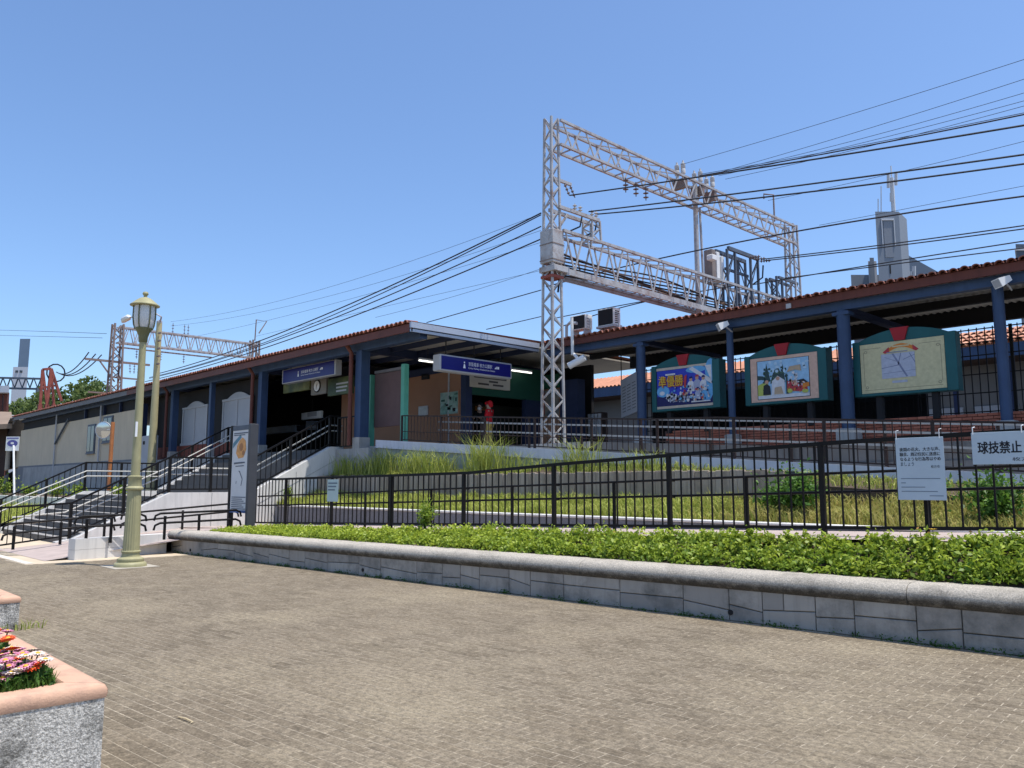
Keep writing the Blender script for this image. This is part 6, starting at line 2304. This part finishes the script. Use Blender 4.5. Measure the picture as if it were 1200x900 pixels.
# information pillar in the planter
YP = 9.25
xa, xb = XY(270.5, YP), XY(290, YP)
zt, zb = P(280, 499, Y=YP).z, P(280, 601, Y=YP).z
ip = thing('information_sign', ((xa + xb) / 2, YP, .5), 'upright information panel with an orange map between dark posts in the planter', 'information sign')
MB().bbox(xa, YP, zb, xb, YP + .07, zt, .008).build('panel', mat('banner_grey', (.56, .58, .58), .6, .05), ip)
for xx, dp in ((xa - .06, .10), (xb + .02, .20)):
    MB().bbox(xx - .05, YP - .02, .35, xx + .06, YP + dp, zt + .02, .01).build('post', mat('post_grey', (.06, .062, .07), .5, .1) if dp > .15 else m_black, ip)
MB().box(xa, YP - .008, zb, xb, YP, zb + (zt - zb) * .03).build('blue_band', mat('band_blue', (.03, .09, .25), .5, .1), ip)
MB().box(xa, YP - .008, zt - (zt - zb) * .055, xb, YP, zt).build('head_band', m_frame_dk, ip)
Wb, Hb = xb - xa, zt - zb


def ipp(u, v, k=1):
    return (xa + Wb * u, YP - .002 - .0015 * k, zb + Hb * v)


def iprint(polys, m_, k=1, name='print'):
    b = MB()
    for p in polys:
        b.prism([ipp(u, v, k) for u, v in p], (0, .001, 0))
    b.build(name, m_, ip)


iprint([[(.25, .68), (.4, .62), (.7, .63), (.85, .72), (.8, .82), (.62, .86), (.45, .83), (.3, .77)]], mat('map_orange', (.60, .30, .10), .6, .2, 12), 2)
iprint([[(.04, .74), (.04, .8), (.5, .90), (.55, .86)]], mat('map_teal', (.10, .22, .28), .6, .1), 1)
iprint([disc(.55, .75, .12, .05, 8), disc(.7, .68, .08, .03, 8)], mat('map_brown', (.35, .16, .06), .6, .1), 3)
iprint([[(.08, .905), (.92, .905), (.92, .918), (.08, .918)], [(.08, .885), (.75, .885), (.75, .895), (.08, .895)], [(.15, .555), (.8, .565), (.8, .58), (.15, .575)], [(.25, .525), (.75, .53), (.75, .54), (.25, .535)]] +
       [[(.08, .04 + .022 * k), (.92 - .1 * (k % 3), .04 + .022 * k), (.92 - .1 * (k % 3), .05 + .022 * k), (.08, .05 + .022 * k)] for k in range(7)], mat('map_ink', (.10, .12, .15), .7, .2), 2, 'text_line')
iprint([[(.42, .48), (.5, .46), (.66, .38), (.6, .31), (.63, .305), (.70, .385), (.52, .475)], [(.3, .33), (.33, .33), (.34, .36), (.31, .36)]], mat('map_ink', (.10, .12, .15)), 1)

# security camera on the beige wall
sc0 = P(32, 491, Y=YL - .15)
sc_ = thing('security_camera', sc0, 'small white security camera high on the beige wall', 'camera')
MB().tube([sc0 + Vector((-.25, -.35, 0)), sc0 + Vector((.25, -.25, .05))], .11, 10).build('housing', m_white, sc_)
MB().tube([sc0 + Vector((.05, -.28, .08)), sc0 + Vector((.05, .06, .25))], .04, 6).build('bracket', m_signframe, sc_)

# ------------------------------------------------------------------ flower boxes
def flower_box(corner, lx_, ly_, top, label, seed):
    """corner: the +X +Y corner of the cap; box reaches lx_ towards -X and ly_ towards -Y"""
    x1, y1 = corner.x, corner.y
    x0, y0 = x1 - lx_, y1 - ly_
    t = thing('flower_box', ((x0 + x1) / 2, (y0 + y1) / 2, 0), label, 'flower box')
    ov, w, th_ = .004, .15, .07
    zc = top - th_
    for (a, bq, c, d) in ((x1 - w, y0 + ov, x1 - ov, y1 - ov), (x0 + ov, y0 + ov, x0 + w, y1 - ov), (x0 + w, y1 - w, x1 - w, y1 - ov), (x0 + w, y0 + ov, x1 - w, y0 + w)):
        MB().box(a, bq, 0, c, d, zc).build('wall', m_stucco, t)
    # rounded cap pieces with mitred corners
    pr_ = [(0, 0), (-.006, .02), (-.006, .042), (.004, .062), (.03, .07), (.15, .07), (.162, .055), (.162, 0)]
    cs = [(x1, y1), (x1, y0), (x0, y0), (x0, y1)]
    for i in range(4):
        p, q = Vector((*cs[i], zc)), Vector((*cs[(i + 1) % 4], zc))
        d = (q - p).normalized()
        n = Vector((d.y, -d.x, 0))
        ctr = Vector(((x0 + x1) / 2, (y0 + y1) / 2, zc))
        if (ctr - p).dot(n) < 0:
            n = -n
        b = MB()
        A_ = [p + n * s_ + d * (s_ + .002) + Vector((0, 0, z)) for s_, z in pr_]
        B_ = [q + n * s_ - d * (s_ + .002) + Vector((0, 0, z)) for s_, z in pr_]
        m__ = len(pr_)
        b.add(A_ + B_, [tuple(range(m__)), tuple(range(2 * m__ - 1, m__ - 1, -1))] + [(k, (k + 1) % m__, m__ + (k + 1) % m__, m__ + k) for k in range(m__)])
        b.build('cap', m_terra, t, smooth=50)
    MB().box(x0 + w - .01, y0 + w - .01, .05, x1 - w + .01, y1 - w + .01, top - .06).build('soil', m_soil, t)
    return x0 + w, x1 - w, y0 + w, y1 - w


def gazania(x, y, z, seed, flowers, label, spread=.12, hgt=.14, nleaf=170):
    r_ = random.Random(seed)
    t = thing('flowering_plant', (x, y, z), label, 'flowers', 'daisies in the flower box')
    n = nleaf
    bs = np.stack([x + np.clip(rng.normal(0, spread * .7, n), -spread, spread), y + np.clip(rng.normal(0, spread * .7, n), -spread, spread), np.full(n, z)], axis=1)
    soup('leaves', blades(bs, rng.uniform(.5, 1.0, n) * hgt, rng.uniform(.003, .006, n), .4), m_bush, t, np.tile(rng.uniform(0, .7, n), 2))
    nl = n * 2
    lp_ = np.stack([x + np.clip(rng.normal(0, spread * .7, nl), -spread, spread), y + np.clip(rng.normal(0, spread * .7, nl), -spread, spread), z + rng.uniform(.01, .85, nl) * hgt], axis=1)
    soup('foliage', leaves(lp_, rng.uniform(.03, .06, nl), .25, .28), m_bush, t, rng.uniform(0, .55, nl))
    for (dx, dy, dz, m_) in flowers:
        c = Vector((x + dx, y + dy, z + dz))
        st_ = MB().tube([(x + dx * .6, y + dy * .6, z), c], .004, 5).build('stem', m_bush, t)
        b = MB()
        tilt = Vector((r_.uniform(-.35, .35), r_.uniform(-.35, .1), 1)).normalized()
        e1_ = tilt.cross(Vector((1, 0, 0))).normalized()
        e2_ = tilt.cross(e1_)
        R_ = r_.uniform(.036, .047)
        for ring, kk in ((1.0, 14), (.72, 11)):
            for k in range(kk):
                a = k * 6.283 / kk + ring * 3
                d = e1_ * math.cos(a) + e2_ * math.sin(a)
                s_ = tilt.cross(d)
                up2 = tilt * (.012 * (2 - ring))
                b.add([c + d * .006, c + d * R_ * ring * .6 + s_ * .0075 + up2, c + d * R_ * ring + up2 * .8, c + d * R_ * ring * .6 - s_ * .0075 + up2], [(0, 1, 2, 3)])
        fl = b.build('blossom', m_, t)
        MB().lathe(c, [(.012, .0), (.012, .012), (.006, .018)], 8).build('centre', m_yellow, fl)


TOP1 = .62
k1 = P(125, 800, Z=TOP1)
x0, x1, y0, y1 = flower_box(k1, 3.2, 2.4, TOP1, 'white stucco flower box with terracotta cap and blooming daisies', 1)
zs = TOP1 - .06
O_, K_, W_ = m_orangeflower, m_pinkflower, m_whiteflower


def at_box(px, py, z):
    return P(px, py, Z=z)


specs = [(22, 772, O_, .17), (14, 762, O_, .2), (2, 770, K_, .18), (10, 783, K_, .15), (16, 778, K_, .16), (3, 792, K_, .12), (36, 777, W_, .16), (44, 768, W_, .19), (53, 775, W_, .17), (52, 782, O_, .16),
         (20, 795, W_, .13), (31, 792, W_, .14), (-14, 790, K_, .15), (-22, 775, O_, .18), (-30, 795, W_, .15), (26, 768, K_, .18), (6, 776, K_, .19), (-4, 785, W_, .15), (30, 783, K_, .15), (40, 785, O_, .14), (12, 771, W_, .19), (-8, 768, O_, .2), (24, 788, K_, .13), (46, 778, K_, .16), (-16, 800, W_, .12), (8, 800, K_, .11)]
pl_spots = {}
for px, py, m_, dz in specs:
    p = at_box(px, py, zs + dz)
    p.x = min(max(p.x, x0 + .03), x1 - .03)
    p.y = min(p.y, y1 - .03)
    key = min(range(5), key=lambda i: abs((-3.9 + 0, 0)[1]) + (Vector((p.x, p.y)) - Vector((x1 - .14 - .22 * (i % 3), y1 - .16 - .26 * (i // 2)))).length)
    pl_spots.setdefault(key, []).append((p, dz, m_))
for key, fl in pl_spots.items():
    cx = sum(p.x for p, _, _ in fl) / len(fl)
    cy = sum(p.y for p, _, _ in fl) / len(fl)
    cx, cy = min(cx, x1 - .12), min(cy, y1 - .12)
    gazania(cx, cy, zs, key, [(p.x - cx, p.y - cy, dz, m_) for p, dz, m_ in fl], 'daisy like plant with pink, white and orange blossoms in the stucco box', .13, .14, 620)
for i in range(12):
    gazania(x1 - .10 - .17 * (i % 4), y1 - .11 - .2 * (i // 4), zs, 40 + i, [], 'leafy tuft without blossoms in the stucco box', .06, .12, 240)
rf = random.Random(11)
for i in range(11):
    cx, cy = x1 - .12 - .15 * i, y1 - .11 - rf.uniform(0, .05)
    fl = [(rf.uniform(-.08, .08), rf.uniform(-.06, .07), rf.uniform(.13, .21), rf.choice((O_, K_, K_, W_, W_))) for _ in range(2 if i < 2 else 5)]
    gazania(cx, cy, zs, 90 + i, fl, 'bushy daisy clump along the far rim of the stucco box', .085, .14, 220)
TOP2 = .37
k2 = P(24.5, 698.5, Z=TOP2)
x0, x1, y0, y1 = flower_box(k2, 2.4, 1.6, TOP2, 'second stucco flower box with terracotta cap further along the plaza', 2)
gazania(x1 - .12, y1 - .3, TOP2 - .06, 70, [(-.02, -.1, .12, m_pinkflower), (.03, .05, .13, m_whiteflower)], 'reddish flowering tuft in the second stucco box', .12, .12, 150)
# grass tuft at its foot
b2 = np.stack([k2.x + rng.normal(.0, .05, 90), k2.y + .02 + rng.normal(-.15, .2, 90), np.zeros(90)], axis=1)
t = thing('tall_grass', (k2.x, k2.y, 0), 'small weed tuft at the foot of the second flower box', 'grass')
soup('blades', blades(b2, rng.uniform(.05, .14, 90), .006, .8), m_grass, t, rng.uniform(0, .6, 180))
# twig on the paving
tw0, tw1 = P(209, 840, Z=.012), P(226, 846, Z=.012)
single('twig', MB().tube([tw0, tw0.lerp(tw1, .5) + Vector((0, 0, .006)), tw1, tw1 + Vector((.01, -.02, 0))], [.004, .006, .005, .003], 6), mat('dry_stick', (.55, .45, .28), .8, .2, 30), tw0, 'dry curled twig lying on the paving', 'twig')


# ------------------------------------------------------------------ people outside the ticket hall
def skin_mesh(verts, edges, radii, m_, parent, name, root=0, sub=2):
    me = bpy.data.meshes.new(name)
    org = origin(parent)
    me.from_pydata([tuple(Vector(v) - org) for v in verts], edges, [])
    ob_ = bpy.data.objects.new('tmp', me)
    COL.objects.link(ob_)
    sk = ob_.modifiers.new('s', 'SKIN')
    sk.use_smooth_shade = True
    for i, r in enumerate(radii):
        me.skin_vertices[0].data[i].radius = r if isinstance(r, tuple) else (r, r)
        me.skin_vertices[0].data[i].use_root = (i == root)
    sb_ = ob_.modifiers.new('u', 'SUBSURF')
    sb_.levels = sub
    sb_.render_levels = sub
    dg = bpy.context.evaluated_depsgraph_get()
    res = bpy.data.meshes.new_from_object(ob_.evaluated_get(dg))
    bpy.data.objects.remove(ob_)
    res.materials.clear()
    res.materials.append(m_)
    res.polygons.foreach_set('use_smooth', [True] * len(res.polygons))
    return put(name, res, parent)


def person(base, face, top_m, leg_m, label, cap_m, mask=False, arms=0):
    """standing figure 1.62 m tall; face is its heading in plan"""
    base = Vector(base)
    t = thing('person', base, label, 'person')
    fw = Vector((math.cos(face), math.sin(face), 0))
    rt_ = Vector((fw.y, -fw.x, 0))

    def w(r, f, z):
        return base + rt_ * r + fw * f + Vector((0, 0, z))
    V_, E_, R_ = [], [], []

    def add(p, r, par=None):
        V_.append(p)
        R_.append(r)
        if par is not None:
            E_.append((par, len(V_) - 1))
        return len(V_) - 1
    pel = add(w(0, 0, .90), (.13, .10))
    wa = add(w(0, .01, 1.05), (.12, .09), pel)
    ch_ = add(w(0, .01, 1.24), (.14, .10), wa)
    ne = add(w(0, .0, 1.37), .052, ch_)
    he = add(w(0, .03, 1.45), (.068, .078), ne)
    to = add(w(0, .02, 1.54), (.072, .088), he)
    add(w(0, .01, 1.60), (.045, .055), to)
    hands = []
    for s_ in (-1, 1):
        sh_ = add(w(s_ * .165, 0, 1.31), .056, ch_)
        el = add(w(s_ * .21, .03, 1.06), .043, sh_)
        wr = add(w(s_ * (.12 if arms else .20), .24 if arms else .09, 1.10 if arms else .84), .028, el)
        d = (V_[wr] - V_[el]).normalized()
        pa = add(V_[wr] + d * .07, (.034, .018), wr)
        sd2 = d.cross(Vector((0, 0, 1)) if arms else fw).normalized()
        for k, ln_ in enumerate((.062, .074, .07, .055)):
            k0 = add(V_[pa] + sd2 * (.024 - .016 * k) + d * .02, .0085, pa)
            k1_ = add(V_[k0] + d * ln_ * .55 + Vector((0, 0, -.006)), .008, k0)
            add(V_[k1_] + d * ln_ * .4 + Vector((0, 0, -.02)), .007, k1_)
        th0 = add(V_[wr] + d * .03 + sd2 * .035, .009, wr)
        add(V_[th0] + d * .04 + sd2 * .012, .008, th0)
        hp = add(w(s_ * .085, 0, .86), .088, pel)
        kn = add(w(s_ * .09, .015, .48), .056, hp)
        an_ = add(w(s_ * .09, -.01, .09), .036, kn)
        add(w(s_ * .10, .13, .035), (.04, .028), an_)
    skin_mesh(V_, E_, R_, m_skin, t, 'body')
    # jacket
    V_, E_, R_ = [], [], []
    c0_ = add(w(0, 0, .80), (.165, .125))
    c1_ = add(w(0, .01, 1.04), (.15, .115), c0_)
    c2_ = add(w(0, .01, 1.24), (.165, .125), c1_)
    add(w(0, 0, 1.37), .07, c2_)
    for s_ in (-1, 1):
        a_ = add(w(s_ * .17, 0, 1.31), .075, c2_)
        e_ = add(w(s_ * .215, .03, 1.06), .062, a_)
        add(w(s_ * (.13 if arms else .20), .22 if arms else .085, 1.10 if arms else .86), .046, e_)
    skin_mesh(V_, E_, R_, top_m, t, 'jacket')
    V_, E_, R_ = [], [], []
    c0_ = add(w(0, 0, .90), (.135, .105))
    for s_ in (-1, 1):
        a_ = add(w(s_ * .085, 0, .84), .10, c0_)
        k_ = add(w(s_ * .09, .015, .48), .078, a_)
        add(w(s_ * .09, -.01, .08), .066, k_)
    skin_mesh(V_, E_, R_, leg_m, t, 'trousers')
    for s_ in (-1, 1):
        b = MB()
        b.tube([w(s_ * .09, -.07, .04), w(s_ * .09, .02, .05), w(s_ * .10, .16, .035)], [.04, .05, .036], 10)
        b.build('shoe', m_jblack, t, smooth=60)
    # hair or cap, eyes, nose, ears, mask
    b = MB()
    b.tube([w(0, -.075, 1.44), w(0, -.05, 1.52), w(0, -.01, 1.585), w(0, .03, 1.625), w(0, .035, 1.64)], [.06, .092, .098, .07, .01], 14)
    cp = b.build('cap', cap_m, t, smooth=60)
    if cap_m is m_jred:
        b = MB()
        b.tube([w(0, .06, 1.57), w(0, .14, 1.56)], [.07, .05], 10)
        b.build('brim', cap_m, cp, smooth=60)
    for s_ in (-1, 1):
        MB().tube([w(s_ * .03, .098, 1.50), w(s_ * .03, .108, 1.50)], .010, 8).build('eye', m_ink, t)
        MB().tube([w(s_ * .075, .01, 1.47), w(s_ * .083, .0, 1.50)], [.012, .016], 7).build('ear', m_skin, t)
    MB().tube([w(0, .10, 1.50), w(0, .125, 1.47)], [.006, .013], 7).build('nose', m_skin, t)
    if mask:
        MB().tube([w(0, .06, 1.44), w(0, .105, 1.45), w(0, .128, 1.455)], [.062, .055, .02], 12).build('mask', m_white, t, smooth=60)
    else:
        MB().tube([w(-.02, .105, 1.435), w(.02, .105, 1.435)], .006, 6).build('mouth', m_jred, t)


YPP = 18.2
person((XY(573, YPP), YPP, ZP), math.radians(205), m_jred, m_trou, 'person in a red jacket, red cap and khaki trousers by the entrance', m_jred, False, 1)
person((XY(562, YPP + .2), YPP + .2, ZP), math.radians(-65), m_jblack, m_jblack, 'person in black clothes with a white mask by the entrance', m_jblack, True, 1)
